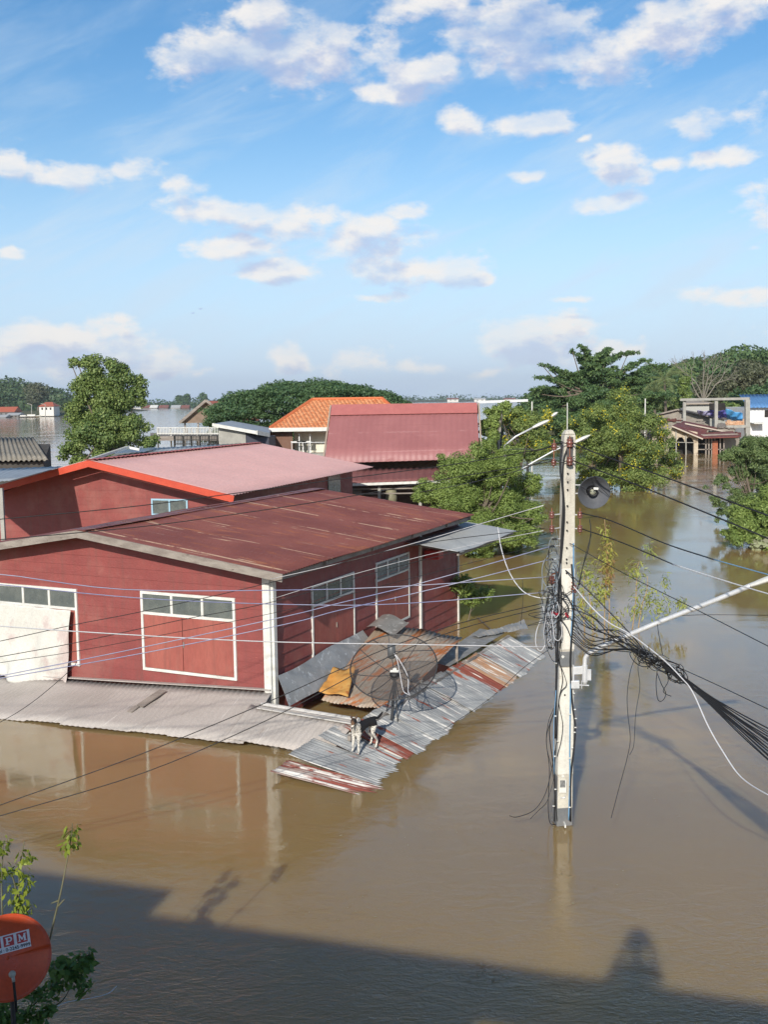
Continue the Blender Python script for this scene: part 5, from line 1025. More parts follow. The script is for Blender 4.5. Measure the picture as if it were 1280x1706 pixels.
m_ = MB(); m_.beam(A(955, 1117, YP-.12), A(975, 1116, YP-.13), .04, .10); m_.beam(A(952, 1140, YP-.12), A(966, 1140, YP-.13), .05, .10); m_.beam(A(955.5, 1108, YP-.11), A(955.5, 1147, YP-.11), .02, .06, up=(0, 1, 0)); m_.build('bracket', galv, sa, bevel=.004)
m_ = MB(); m_.tube([A(975, 1108, YP-.13), A(975, 1136, YP-.13)], .036, 12); m_.beam(A(982, 1115, YP-.13), A(982, 1133, YP-.13), .03, .05); m_.tube([A(962, 1141, YP-.14), A(982, 1142, YP-.14)], .008, 6); m_.tube([A(970, 1134, YP-.15), A(970, 1147, YP-.15)], .006, 6); m_.build('clamp', galv, sa)
# other street lamps further down the street
def streetlamp(head0, head1, arm, Y, label, pole_px=None, r=.035):
    c = A(arm[0][0], 790, Y); t = thing('street_lamp', label, 'street lamp', (c[0], c[1], 0), 'street lamps along the flooded street'); m = MB(); m.tube([A(*p, Y) for p in arm], r, 8); m.build('arm', galv, t, smooth=True); head(t, A(*head0, Y), A(*head1, Y), 12*Y/1750)
    p = A(arm[0][0], arm[0][1], Y); m = MB(); m.tube([(p[0], p[1], -.3), p], [r*2.2, r*1.6], 8); m.build('post', concrete, t)
streetlamp((955, 739), (984, 725), [(862, 787), (887, 771), (923, 751), (956, 737)], 41., 'street lamp whose arm passes behind the pole top', r=.03)
streetlamp((888, 713), (916, 700), [(842, 742), (860, 727), (889, 712)], 40., 'street lamp with white head left of the pole top', r=.035)
streetlamp((912, 698), (930, 687), [(880, 712), (913, 697)], 60., 'smallest and farthest street lamp left of the pole top', r=.04)
up_ = thing('utility_pole', 'distant utility pole beside the right end of the pink roof', 'utility pole', A(833, 790, 50)*np.array([1, 1, 0])); c = A(833, 672, 50); m_ = MB(); m_.beam((c[0], 50, -.3), c, .22, .2); m_.build('shaft', concrete, up_)
m_ = MB(); m_.beam(A(796, 670, 50), A(880, 667, 50), .10, .12); m_.build('crossbar', galv, up_)
m_ = MB()
for dx in (-3, 2): m_.tube(spline([A(833+dx, 690, 49.8), A(833+dx*1.6, 720, 49.8), A(833+dx, 750, 49.8)], 4), .03, 5)
m_.build('wires', black_rub, up_)
for px, y0, y1, Y, lb in ((887, 669, 700, 80, 'short white post against the dark tree above the yellow flowers'), (1076, 664, 684, 85, 'slender white post beside the flowering tree top'), (946, 671, 712, 55, 'thin aerial mast rising just above the pole top')):
    a_, b_ = A(px, y1, Y), A(px, y0, Y); m_ = MB(); m_.tube([(b_[0], b_[1], -.3), (b_[0], b_[1], b_[2])], .05 if Y > 60 else .025, 6); o = m_.build('thin_post', white_paint); tag(o, lb, 'post')

# ---------------------------------------------------------------- cables
YL = 11.5; Z = lambda l: l
def lc(pts, r, mat, label, name='cable', Ya=YL, Yb=YP-.1, g=None):
    x0, x1 = pts[0][0], pts[-1][0]; return wire(name, [(x, y, Ya+(Yb-Ya)*(x-x0)/(x1-x0)) for x, y in pts], r, mat, label, g, sub=5)
lc([(-60, 870), (0, 865), (220, 844), (390, 822), (560, 799), (640, 789), (780, 770), (925, 744)], .0055, black_rub, 'thin dark cable crossing the gable of the second red house')
lc([(-60, 905), (0, 899), (220, 879), (360, 861), (560, 831), (760, 795), (924, 768)], .0055, black_rub, 'thin dark cable crossing the rusty ridge below the blue window')
lc([(-60, 966), (0, 957), (206, 982), (480, 983), (664, 977), (914, 961)], .0058, cab_blue, 'upper violet cable sagging above the front windows')
lc([(-60, 967), (0, 974), (240, 997), (480, 1007), (664, 1006), (918, 986)], .0058, cab_blue, 'lower violet cable crossing the panes of the right front window')
lc([(-60, 1138), (0, 1126), (244, 1077), (480, 1026), (560, 1006), (680, 977), (800, 944), (922, 909)], .0058, cab_blue, 'pale cable rising from the white cloth to the upper dark clamp')
lc([(-60, 1141), (0, 1130), (244, 1087), (480, 1039), (560, 1018), (680, 991), (800, 962), (920, 931)], .0058, cab_blue, 'pale cable just below it rising to the lower dark clamp')
lc([(-60, 1038), (0, 1043), (127, 1052), (330, 1064), (480, 1070), (700, 1074), (916, 1078)], .007, cab_white, 'nearly level white cable across the front shutters and mesh dish')
lc([(-60, 1080), (0, 1068), (127, 1040), (240, 1018), (453, 970), (680, 910), (908, 880)], .0045, black_rub, 'thin black wire crossing the white cloth highest and ending at the insulators')
lc([(-60, 1106), (0, 1094), (124, 1071), (300, 1033), (453, 1003), (640, 950), (760, 920), (910, 890)], .0045, black_rub, 'thin black wire crossing the middle of the white cloth')
lc([(-60, 1116), (0, 1104), (120, 1086), (300, 1052), (470, 1018), (640, 975), (912, 905)], .0035, black_rub, 'thinnest wire crossing the lower middle of the white cloth')
lc([(-60, 1365), (0, 1341), (220, 1262), (440, 1172), (560, 1118), (640, 1082), (760, 1040), (905, 1005)], .006, black_rub, 'upper black cable rising over the brown water across the canopy')
lc([(-60, 1378), (0, 1359), (240, 1287), (440, 1202), (560, 1140), (640, 1098), (760, 1050), (905, 1012)], .006, black_rub, 'lower black cable rising over the brown water across the canopy')
lc([(-40, 1222), (11, 1197), (60, 1165), (118, 1115), (128, 1100)], .004, black_rub, 'thin wire drooping at the lower corner of the white cloth', Yb=12.5)
lc([(450, 965), (560, 940), (690, 905), (800, 873), (906, 842)], .005, cab_white, 'thin pale wire rising from the corner post past the zinc awning', Ya=17.2)
lc([(453, 998), (560, 965), (690, 930), (800, 905), (906, 884)], .004, cab_white, 'thin pale wire from the corner post just above the side windows', Ya=17.2)
wire('cable', [(830, 878, YP+.6), (836, 915, YP+.4), (850, 955, YP+.2), (872, 985, YP), (900, 996, YP-.1), (925, 994, YP-.1)], .007, cab_white, 'white cable curving down from the zinc awning to the tangle')
wire('cable', [(871, 965, YP), (872, 1000, YP), (868, 1040, YP)], .003, black_rub, 'thin dangling wire left of the tangle')
wire('cable', [(740, 1215, 15.5), (815, 1165, 14.5), (870, 1115, 13.8), (915, 1082, YP-.1)], .004, black_rub, 'thin black wire from the zinc canopy up to the lowest clamp')
YR = 9.6
def rc(pts, r, mat, label, Ya=YP-.12, Yb=YR, g=None, name='cable'): return lc(pts, r, mat, label, name, Ya, Yb, g)
rc([(952, 736), (1000, 757), (1115, 797), (1235, 842), (1340, 880)], .009, black_rub, 'upper thick black cable running right from the pole top')
rc([(952, 766), (1060, 807), (1150, 843), (1235, 878), (1340, 922)], .009, black_rub, 'second thick black cable running right below the pole top')
rc([(970, 855), (1020, 868), (1108, 905), (1190, 932)], .008, black_rub, 'black cable leaving the right insulator pair at its upper insulator', Yb=11.)
wire('cable', [(1190, 932, 11.), (1280, 957, 10.2), (1340, 972, 9.7)], .006, cab_lblue, 'light blue continuation of the upper insulator cable over the water')
rc([(970, 881), (1040, 905), (1122, 940)], .008, black_rub, 'black cable leaving the right insulator pair at its lower insulator', Yb=11.8)
wire('cable', [(1122, 940, 11.8), (1200, 965, 11.), (1280, 989, 10.2), (1340, 1005, 9.6)], .008, cab_white, 'white continuation of the lower insulator cable towards the lamp head')
rc([(950, 905), (1040, 955), (1156, 1013), (1280, 1076), (1340, 1106)], .005, black_rub, 'thin cable running right across the street lamp arm')
rc([(1090, 1036), (1146, 1025), (1280, 1025), (1340, 1026)], .004, black_rub, 'thin level wire behind the street lamp arm', Ya=YP+1, Yb=YP)
wire('cable', [(955, 975, YP-.12), (985, 1010, 13), (1015, 1037, 12.8), (1053, 1058, 12.5), (1105, 1098, 12), (1136, 1129, 11.7), (1155, 1153, 11.5), (1180, 1208, 11.3), (1204, 1250, 11.1), (1235, 1294, 10.8), (1280, 1324, 10.3), (1330, 1345, 9.9)], .008, cab_white, 'white cable leaving the bundle and drooping low to the right')
wire('cable', [(943, 950, YP-.12), (960, 965, 13.1), (1000, 1003, 12.9), (1050, 1055, 12.6), (1075, 1085, 12.4)], .008, black_rub, 'short thick cable from the pole face down into the bundle')
wire('cable', [(1132, 1112, 11.8), (1200, 1143, 11), (1280, 1181, 10.2), (1340, 1210, 9.6)], .005, black_rub, 'single thin cable running right just above the thick bundle')
wire('cable', [(983, 865, YP-.1), (985, 885, YP-.12), (981, 915, YP-.12), (973, 940, YP-.12), (967, 965, YP-.12), (962, 985, YP-.1)], .006, black_rub, 'slack black jumper hanging right of the pole from the insulators')
wire('cable', [(986, 890, YP-.1), (975, 930, YP-.15), (966, 975, YP-.12)], .005, black_rub, 'second slack jumper beside the first one right of the pole')
wire('cable', [(958, 760, YP-.12), (938, 770, YP-.14), (915, 765, YP-.1), (895, 772, YP), (860, 785, YP+2), (780, 805, 18), (700, 820, 23)], .006, black_rub, 'dark cable running back left from the pole top over the green bush')
wire('cable', [(950, 740, YP-.12), (930, 738, YP-.12), (900, 750, YP+.6), (870, 748, 18), (840, 750, 24)], .006, black_rub, 'short dark cable behind the pole top towards the far street lamps')
GB = 'black strands of the cable bundle right of the pole'
for i in range(16):
    y0 = 1000+i*4.5; k = rng.normal(size=8)
    wire('bundle_strand', [(953, y0, YP-.12), (985+k[0]*4, y0+12+abs(k[1])*10+(3 if i % 2 else 12), 13.1), (1030+k[2]*3, 1062+k[3]*9+i*1.2, 12.75), (1066+k[4]*2, 1085+k[5]*4, 12.4), (1100, 1105+k[6]*4, 12.1), (1140, 1133+k[7]*3, 11.7), (1185, 1160+i*1.0, 11.3), (1235, 1190+i*2.2+k[0]*1.5, 10.8), (1290, 1222+i*3.6+k[1]*2, 10.2), (1345, 1252+i*4.6, 9.7)], .0055 if i % 3 else .0075, black_rub, 'black strand of the cable bundle sweeping right from the pole', GB)
tb = thing('bundle_tangle', 'knotted clump of spliced wires on the thick cable bundle', 'wire tangle', A(1095, 1100, 12.1))
for i in range(46):
    cx = rng.uniform(1062, 1138); cy = 1083+(cx-1062)*.60+rng.normal()*6; rx, ry = rng.uniform(4, 18), rng.uniform(3, 12); a0 = rng.uniform(0, 6.3)
    m = MB(); m.tube(spline([A(cx+rx*math.cos(a0+k)*(1+.3*rng.normal()), cy+ry*math.sin(a0+k)+rx*math.cos(a0+k)*.5, 12.1+rng.normal()*.05) for k in range(6)], 4), rng.uniform(.003, .007), 5); m.build('wire', black_rub if i % 6 else pm('wire_grey', (.2, .2, .2)), tb, smooth=True)
for lbl, pts, r in (('long thin wire dangling from the bundle almost to the water', [(1062, 1090), (1052, 1115), (1046, 1155), (1047, 1190), (1051, 1230), (1046, 1262), (1033, 1310), (1019, 1363)], .004),
                  ('second dangling wire beside the long one under the bundle', [(1066, 1095), (1064, 1115), (1067, 1145), (1060, 1190), (1057, 1240), (1050, 1258)], .0035),
                  ('left rounded loop of wire hanging under the knotted clump', [(1096, 1115), (1094, 1140), (1097, 1165), (1105, 1167), (1110, 1155), (1103, 1140), (1096, 1122)], .005),
                  ('right pointed loop of wire hanging under the knotted clump', [(1112, 1118), (1114, 1135), (1106, 1150), (1110, 1156), (1119, 1160)], .005)):
    wire('dangling_wire', [(x, y, 12.15) for x, y in pts], r, black_rub, lbl)
wire('dangling_wire', [(1096, 1040, 12.6), (1100, 1065, 12.4), (1105, 1092, 12.2)], .004, black_rub, 'short thin wire joining the lamp arm and the bundle')

# ---------------------------------------------------------------- mesh satellite dish
md = thing('mesh_dish', 'large dark wire mesh satellite dish above the zinc canopy', 'satellite dish', A(651, 1182, 16.95)*np.array([1, 1, 0])+np.array([0, 0, .38]))
cD = A(656, 1110, 17.3); N_ = np.array([-.09, -math.cos(math.radians(57)), math.sin(math.radians(57))]); N_ /= np.linalg.norm(N_); Xd = np.cross(N_, (0, 0, 1)); Xd = -Xd/np.linalg.norm(Xd); Yd_ = np.cross(N_, Xd); RD = .735; DP = .20
def dp(r, t, off=0.): return cD+Xd*r*math.cos(t)+Yd_*r*math.sin(t)+N_*(DP*((r/RD)**2-1)+off)
mesh_m = bpy.data.materials.new('wire_mesh'); mesh_m.use_nodes = True; t_ = mesh_m.node_tree; t_.nodes.clear(); g = NT(t_)
b1_ = g.n('ShaderNodeBsdfPrincipled', {'Base Color': (.12, .11, .105, 1), 'Roughness': .6}); b2_ = g.n('ShaderNodeBsdfTransparent'); mx = g.n('ShaderNodeMixShader', {0: .62, 1: b1_.outputs[0], 2: b2_.outputs[0]}); t_.links.new(mx.outputs[0], g.n('ShaderNodeOutputMaterial').inputs[0])
m_ = MB(); m_.grid(lambda u, v: dp(.05+(RD-.05)*v, 2*math.pi*u), 48, 10); m_.build('mesh_bowl', mesh_m, md, smooth=True)
dkm = pm('dish_metal', (.05, .05, .052), rough=.5)
m_ = MB(); m_.tube([dp(RD, t) for t in np.linspace(0, 2*math.pi, 49)[:-1]], .012, 6, closed=True); m_.build('rim', dkm, md, smooth=True)
for k in range(8):
    m_ = MB(); m_.tube([dp(r, k*math.pi/4+.25, -.01) for r in np.linspace(.06, RD, 9)], .008, 5); m_.build('rib', dkm, md)
m_ = MB(); m_.lathe(cD-N_*DP, [(0, .05), (.06, .05), (.085, .02), (.085, -.05), (0, -.05)], 20, N_); hb_ = m_.build('hub', black_rub, md, smooth=True)
m_ = MB(); m_.beam(cD-N_*(DP-.075)-Xd*.07, cD-N_*(DP-.075)+Xd*.07, .045, .012, up=N_); m_.lathe(cD-N_*(DP-.05)+Yd_*.055, [(0, .02), (.035, .015), (.035, 0)], 12, N_); m_.build('white_plate', white_paint, hb_)
fd = cD+N_*.38; m_ = MB(); m_.lathe(fd, [(0, .11), (.065, .10), (.068, -.11), (.05, -.13), (0, -.13)], 20, N_+Yd_*.35); m_.build('feed_can', pm('feed_grey', (.10, .105, .11), rough=.45), md, smooth=True)
for k in (0.55, 2.2, 3.9, 5.4):
    m_ = MB(); m_.tube([dp(RD, k), fd-N_*.02], .007, 5); m_.build('feed_strut', dkm, md)
hubp = cD-N_*(DP+.05); bs_ = np.array(md.location)
m_ = MB(); m_.tube([bs_+np.array([0, 0, -.25]), hubp-np.array([0, 0, .0])], .025, 8); m_.tube([bs_+np.array([.12, .1, -.2]), hubp], .012, 6); m_.tube([bs_+np.array([-.12, .2, -.2]), hubp], .012, 6); m_.build('mast', dkm, md)
for lb, o1, o2 in (('left white cable arching from the feed of the mesh dish', .0, -.03), ('right white cable arching from the feed of the mesh dish', .0, .045)):
    P = spline([fd+N_*.0, fd+np.array([.10+o2*.4, -.08, -.12]), fd+np.array([.19+o2*1.6, -.15, -.40]), fd+np.array([.22+o2, -.25, -.62]), A(683, 1160, 16.8), A(672, 1178, 16.9)], 6); m_ = MB(); m_.tube(P, .007, 6); o = m_.build('dish_cable', cab_white, smooth=True); tag(o, lb, 'cable')

# ---------------------------------------------------------------- dog
def onroof(px, py):
    z = .2
    for _ in range(8):
        p = W(px, py, z); a_ = float((p-C0)@HA); z = .40-.335*(-1.62-a_)+.012
    return W(px, py, z)
fl, fr_, hl, hr = onroof(588, 1251), onroof(597.5, 1256), onroof(617, 1240.5), onroof(625.5, 1246.5)
gz = (fl[2]+hr[2])/2; sh_ = (fl+fr_)/2; hp_ = (hl+hr)/2; fw = sh_-hp_; fw[2] = 0; fw /= np.linalg.norm(fw); sdv = np.array([-fw[1], fw[0], 0]); upz = np.array([0, 0, 1.])
sh_ = sh_+fw*-.02; sh_[2] = gz+.40; hp_ = hp_+fw*.03; hp_[2] = gz+.41
dg = thing('dog', 'black and white speckled dog standing on the zinc canopy looking left', 'dog', (float((sh_+hp_)[0]/2), float((sh_+hp_)[1]/2), gz))
off = np.array(dg.location); V, Ed, Rd = [], [], []
def sv(p, r, par=None):
    V.append(tuple(np.array(p)-off)); Rd.append(r if hasattr(r, '__len__') else (r, r))
    if par is not None: Ed.append((par, len(V)-1))
    return len(V)-1
v0 = sv(hp_, (.066, .07)); v1 = sv(hp_*.6+sh_*.4-upz*.0, (.070, .072), v0); v2 = sv(hp_*.25+sh_*.75-upz*.03, (.082, .09), v1); v3 = sv(sh_+upz*.0, (.072, .088), v2)
tcv = np.array([0, -1., 0]); v4 = sv(sh_+fw*.045+tcv*.03+upz*.07, .058, v3); v5 = sv(sh_+fw*.05+tcv*.06+upz*.13, .052, v4)
hd = sh_+fw*.045+tcv*.10+upz*.165; v6 = sv(hd, (.052, .055), v5); mz = fw*.35+tcv*.62-upz*.68; mz = mz/np.linalg.norm(mz); v7 = sv(hd+mz*.075, .032, v6); v8 = sv(hd+mz*.14, .020, v7)
for foot, sg, hind in ((fl, None, 0), (fr_, None, 0), (hl, None, 1), (hr, None, 1)):
    foot = np.array(foot); base_ = hp_ if hind else sh_; s_ = np.sign((foot-base_)@sdv) or 1
    if hind:
        a_ = sv(hp_+sdv*s_*.05-upz*.06-fw*.02, .055, v0); kn = sv(hp_+sdv*s_*.055-upz*.17+fw*.045, .033, a_); hk = sv(foot+upz*.115-fw*.055, .017, kn); an = sv(foot+upz*.025-fw*.02, .016, hk); sv(foot+upz*.012+fw*.025, .018, an)
    else:
        a_ = sv(sh_+sdv*s_*.045-upz*.07, .042, v3); el = sv((sh_+sdv*s_*.045-upz*.17)*.75+(foot+upz*.19)*.25, .028, a_); wr = sv(foot+upz*.085-fw*.005, .017, el); an = sv(foot+upz*.02-fw*.005, .016, wr); sv(foot+upz*.010+fw*.028, .018, an)
ta = sv(hp_-fw*.09+upz*.03, .026, v0); tb_ = sv(hp_-fw*.17-upz*.00, .022, ta); tc_ = sv(hp_-fw*.25+upz*.03, .022, tb_); sv(hp_-fw*.31+upz*.065, .010, tc_)
me = bpy.data.meshes.new('body'); me.from_pydata(V, Ed, []); bo = bpy.data.objects.new('body', me); sc.collection.objects.link(bo); bo.parent = dg
sk = bo.modifiers.new('skin', 'SKIN'); sk.use_smooth_shade = True
for i, r_ in enumerate(Rd): me.skin_vertices[0].data[i].radius = r_
me.skin_vertices[0].data[0].use_root = True
ss_ = bo.modifiers.new('sub', 'SUBSURF'); ss_.levels = ss_.render_levels = 2
furm = bpy.data.materials.new('dog_coat'); furm.use_nodes = True; t_ = furm.node_tree; t_.nodes.clear(); g = NT(t_)
co = g.n('ShaderNodeTexCoord').outputs['Object']
sp = g.n('ShaderNodeSeparateXYZ', {0: co}); along = g.m('ADD', g.m('MULTIPLY', sp.outputs[0], float(fw[0])), g.m('MULTIPLY', sp.outputs[1], float(fw[1]))); zc_ = sp.outputs[2]
nz_ = g.m('MULTIPLY', g.m('SUBTRACT', g.noise(co, 14, 3), .5), .10)
back = g.m('GREATER_THAN', g.m('ADD', zc_, nz_), .335); behind = g.m('LESS_THAN', g.m('ADD', along, nz_), .185); saddle = g.m('MULTIPLY', back, behind)
hm = g.m('MULTIPLY', g.m('GREATER_THAN', g.m('ADD', zc_, nz_), .51), g.m('GREATER_THAN', along, .12))
speck = g.m('GREATER_THAN', g.noise(co, 48, 2, .4), .60)
sidep = g.m('MULTIPLY', g.m('MULTIPLY', g.m('GREATER_THAN', zc_, .22), g.m('LESS_THAN', along, .15)), g.m('GREATER_THAN', along, .0)); 
msk = g.m('MAXIMUM', g.m('MAXIMUM', saddle, hm), g.m('MULTIPLY', sidep, .9))
col = g.mix(speck, (.72, .68, .60), (.10, .09, .085)); col = g.mix(msk, col, g.mix(g.m('MULTIPLY', hm, g.ss(g.noise(co, 20, 2), .45, .6)), (.014, .012, .012), (.16, .085, .045)))
bs = g.n('ShaderNodeBsdfPrincipled', {'Base Color': col, 'Roughness': .75}); bpn = g.n('ShaderNodeBump', {'Strength': .5, 'Distance': .006, 'Height': g.noise(g.v('MULTIPLY', co, (1, 1, .3)).outputs[0], 120, 3)}); t_.links.new(bpn.outputs[0], bs.inputs['Normal'])
t_.links.new(bs.outputs[0], g.n('ShaderNodeOutputMaterial').inputs[0]); me.materials.append(furm)
blk = pm('dog_black', (.02, .018, .018), rough=.6); tan = pm('dog_ear', (.05, .035, .03), (.16, .10, .07), rough=.8, scale=20)
hs_ = np.cross(mz, upz); hs_ /= np.linalg.norm(hs_); hu_ = np.cross(hs_, mz)
for s_ in (-1, 1):
    m_ = MB(); e = hd+hs_*s_*.036+hu_*.028-mz*.02; tip = e+hu_*.055+hs_*s_*.018-mz*.02
    m_.add([e-mz*.016-hs_*.016, e+mz*.012-hs_*.016, e+mz*.018, e+mz*.012+hs_*.018, e-mz*.016+hs_*.018, tip], [(0, 1, 5), (1, 2, 5), (2, 3, 5), (3, 4, 5), (4, 0, 5), (4, 3, 2, 1, 0)]); m_.build('ear', tan, dg)
    m_ = MB(); m_.lathe(hd+mz*.042+hs_*s_*.026+hu_*.022, [(.0, -.007), (.007, 0), (0, .007)], 8); m_.build('eye', blk, dg, smooth=True)
m_ = MB(); m_.lathe(hd+mz*.152, [(0, -.013), (.012, -.006), (.013, .004), (0, .012)], 10, mz); m_.build('nose', blk, dg, smooth=True)
m_ = MB(); k_ = sh_+fw*.046+tcv*.04+upz*.09; m_.tube([k_+(sdv*math.cos(t)+(upz*.6-fw*.8)*math.sin(t)*1.05)*.052 for t in np.linspace(0, 6.28, 17)[:-1]], .006, 6, closed=True); m_.build('collar', pm('collar', (.35, .30, .25), rough=.6), dg)

# ---------------------------------------------------------------- plants standing in the street
yl = leafmat('leaf_yellow', [(.34, .30, .05), (.42, .38, .06), (.30, .36, .08), (.45, .22, .06)], nscale=2.); yg = leafmat('leaf_lime', [(.22, .27, .05), (.28, .33, .06), (.34, .38, .08)], nscale=2.); brn = leafmat('leaf_brown', [(.28, .14, .06), (.36, .20, .08), (.42, .30, .08)], nscale=2.)
def reed(label, stems, leaves, Y, sm, base, size=.14):
    t = thing('flooded_sapling', label, 'plant', base, 'thin yellowing saplings in the flood')
    m = MB()
    for s_ in stems: m.tube(spline([A(x, y, Y) for x, y in s_], 5), np.linspace(.014, .006, len(s_)*5-4), 6)
    m.build('stem', sm, t, smooth=True)
    for (mat, spec, n) in leaves:
        bl = [(*A(x, y, Y), rx*Y/1750, .35, ry*Y/1750) for x, y, rx, ry in spec]; P, N2 = blobpts(bl, n, .1); leafmesh('leaves', P, N2, size, mat, t, .2, 1.2)
stm = pm('stem_pale', (.42, .27, .12), (.48, .34, .18), rough=.7)
b_ = W(1012, 1052, 0)
reed('thin sapling with brown and yellow leaves rising right of the pole', [[(1014, 1070), (1016, 1010), (1014, 950), (1010, 890), (1008, 865)], [(1009, 1070), (1008, 1020), (1011, 960), (1013, 900)]], [(brn, [(1014, 930, 8, 40), (1012, 960, 9, 30)], 240), (yl, [(1010, 890, 9, 28), (1012, 930, 14, 40), (1007, 985, 12, 30)], 330)], b_[1], stm, b_)
b2 = W(1058, 1048, 0)
reed('leaning sapling with lime leaf tufts under the lamp arm', [[(1064, 1050), (1070, 1010), (1078, 985), (1080, 960)], [(1054, 1052), (1060, 1000), (1062, 950), (1066, 935)]], [(yg, [(1060, 950, 20, 22), (1100, 1010, 22, 26), (1062, 1010, 18, 22), (1078, 990, 20, 26), (1082, 915, 7, 16), (1110, 970, 7, 18), (1136, 1005, 9, 16)], 620)], b2[1], stm, b2)
b3 = W(985, 1052, 0)
reed('short yellow leaved sapling just right of the pole', [[(990, 1060), (985, 1010), (978, 960)], [(975, 1055), (972, 1000), (975, 950)]], [(yl, [(985, 1020, 16, 30), (1025, 1030, 18, 20), (970, 1005, 8, 24)], 300), (yg, [(980, 960, 20, 32), (1000, 985, 16, 30)], 330)], b3[1], stm, b3)

# ---------------------------------------------------------------- foreground: orange dish and plants
YD = 7.4
od = thing('orange_satellite_dish', 'orange satellite dish with white and red sticker at the lower left corner', 'satellite dish', A(14, 1720, YD))
cO = A(14, 1595, YD); dpt = float((cO-OO)@_f); s_ = dpt/1750; RO = 67.5*s_
No = (OO-cO); No /= np.linalg.norm(No); No = No+np.array([.10, 0, .05]); No /= np.linalg.norm(No); Xo = np.cross((0, 0, 1), No); Xo /= np.linalg.norm(Xo); Xo = Xo+np.cross(No, Xo)*.035; Xo /= np.linalg.norm(Xo); Yo_ = np.cross(No, Xo)
def bowl(x, y, off=0.): r2_ = (x*x+y*y)/(RO*RO); return cO+Xo*x+Yo_*y+No*(-.055+.055*r2_+off)
om = pm('orange_paint', (.62, .085, .025), (.56, .075, .022), rough=.35, scale=3, c3=(.5, .10, .05), s3=9, t3=(.6, .8))
m_ = MB(); m_.grid(lambda u, v: bowl(RO*v*math.cos(2*math.pi*u), RO*v*math.sin(2*math.pi*u)), 64, 14); m_.build('bowl', om, od, smooth=True, solid=.004)
m_ = MB(); m_.tube([bowl(RO*math.cos(t), RO*math.sin(t), -.002) for t in np.linspace(0, 2*math.pi, 65)[:-1]], .006, 6, closed=True); m_.build('rim', om, od, smooth=True)
wht = pm('sticker_white', (.80, .80, .84), rough=.4); redm = pm('sticker_red', (.50, .045, .045), rough=.4); ink = pm('sticker_ink', (.05, .05, .06), rough=.5)
def patchgrid(x0, x1, y0, y1, off, name, mat, par):
    m = MB(); m.grid(lambda u, v: bowl((x0+(x1-x0)*u)*s_, (y0+(y1-y0)*v)*s_, off), 14, 6); return m.build(name, mat, par)
st_ = patchgrid(-38, 38, 8, 36, .006, 'sticker', wht, od)
for x0 in (-25, -4.2, 17.2): patchgrid(x0, x0+16.5, 17.5, 34, .0085, 'letter_square', redm, st_)
def text(body, x, y, size, mat, name, par, off, bold=0.):
    cu = bpy.data.curves.new(name, 'FONT'); cu.body = body; cu.size = size; cu.align_x = 'CENTER'; cu.offset = bold; to = bpy.data.objects.new(name, cu); sc.collection.objects.link(to)
    dg_ = bpy.context.evaluated_depsgraph_get(); me_ = bpy.data.meshes.new_from_object(to.evaluated_get(dg_)); bpy.data.objects.remove(to)
    ro = rootloc(par)
    for v in me_.vertices: v.co = Vector(bowl((x+v.co.x)*s_, (y+v.co.y)*s_, off)-ro)
    me_.materials.clear(); me_.materials.append(mat); o = bpy.data.objects.new(name, me_); sc.collection.objects.link(o); o.parent = par; return o
def slab_serif(ch, x):            # serif letters from strokes
    m = MB(); w_ = 3.0
    def bar(x0, y0, x1, y1, t=w_):
        d = math.hypot(x1-x0, y1-y0); nx, ny = -(y1-y0)/d*t/2, (x1-x0)/d*t/2
        m.add([bowl((x+a_)*s_, b__*s_, .0108) for a_, b__ in ((x0+nx, y0+ny), (x0-nx, y0-ny), (x1-nx, y1-ny), (x1+nx, y1+ny))], [(0, 1, 2, 3)])
    lo, hi = 20, 31.6
    if ch == 'I': bar(0, lo, 0, hi); bar(-3.4, lo+.6, 3.4, lo+.6, 1.4); bar(-3.4, hi-.6, 3.4, hi-.6, 1.4)
    if ch == 'P':
        bar(-2.6, lo, -2.6, hi); bar(-5.4, lo+.6, .8, lo+.6, 1.4); bar(-5.4, hi-.7, 2.6, hi-.7, 1.6); bar(-2, lo+5, 2.6, lo+5, 1.6)
        for k in range(6):
            a0, a1 = -math.pi/2+k*math.pi/6, -math.pi/2+(k+1)*math.pi/6; cy_ = (hi+lo+4.3)/2; ry_ = (hi-lo-5.7)/2; bar(2.2+2.4*math.cos(a0), cy_+ry_*math.sin(a0), 2.2+2.4*math.cos(a1), cy_+ry_*math.sin(a1), 2.4)
    if ch == 'M': bar(-4.4, lo, -4.4, hi, 1.6); bar(4.2, lo, 4.2, hi, 2.8); bar(-4.4, hi-.8, 0, lo+2.5, 2.6); bar(4.2, hi-.8, 0, lo+2.5, 1.6); bar(-6.4, lo+.6, -2.6, lo+.6, 1.4); bar(2, lo+.6, 6.6, lo+.6, 1.4); bar(-6.2, hi-.6, -3.5, hi-.6, 1.4); bar(4, hi-.6, 6.6, hi-.6, 1.4)
    m.build('letter', wht, st_)
slab_serif('I', -16.6); slab_serif('P', 4.2); slab_serif('M', 25.6)
text('Tel : 0-2245-9999', 9.5, 10.0, 7.6, ink, 'phone_number', st_, .0088, bold=.12)
m_ = MB(); fz = bowl(0, -RO*.42)+No*.16; m_.tube([bowl(0, -RO*.98)-Yo_*.08, bowl(0, -RO)+No*.06, fz-Yo_*.04], .010, 8); m_.build('arm', black_rub, od)
m_ = MB(); m_.tube([fz-Yo_*.05, fz-Yo_*.015], .012, 8); m_.lathe(fz+Yo_*.005, [(0, .0), (.022, 0), (.026, .03), (.015, .045), (0, .045)], 16, -No); m_.build('feed_horn', pm('lnb_grey', (.45, .44, .38), rough=.5), od, smooth=True)
m_ = MB(); p = bowl(0, 0)-No*.08; m_.tube([p, (p[0], p[1]+.06, p[2]-.25), (p[0], p[1]+.06, -.3)], .02, 8); m_.build('mast', dkm, od)
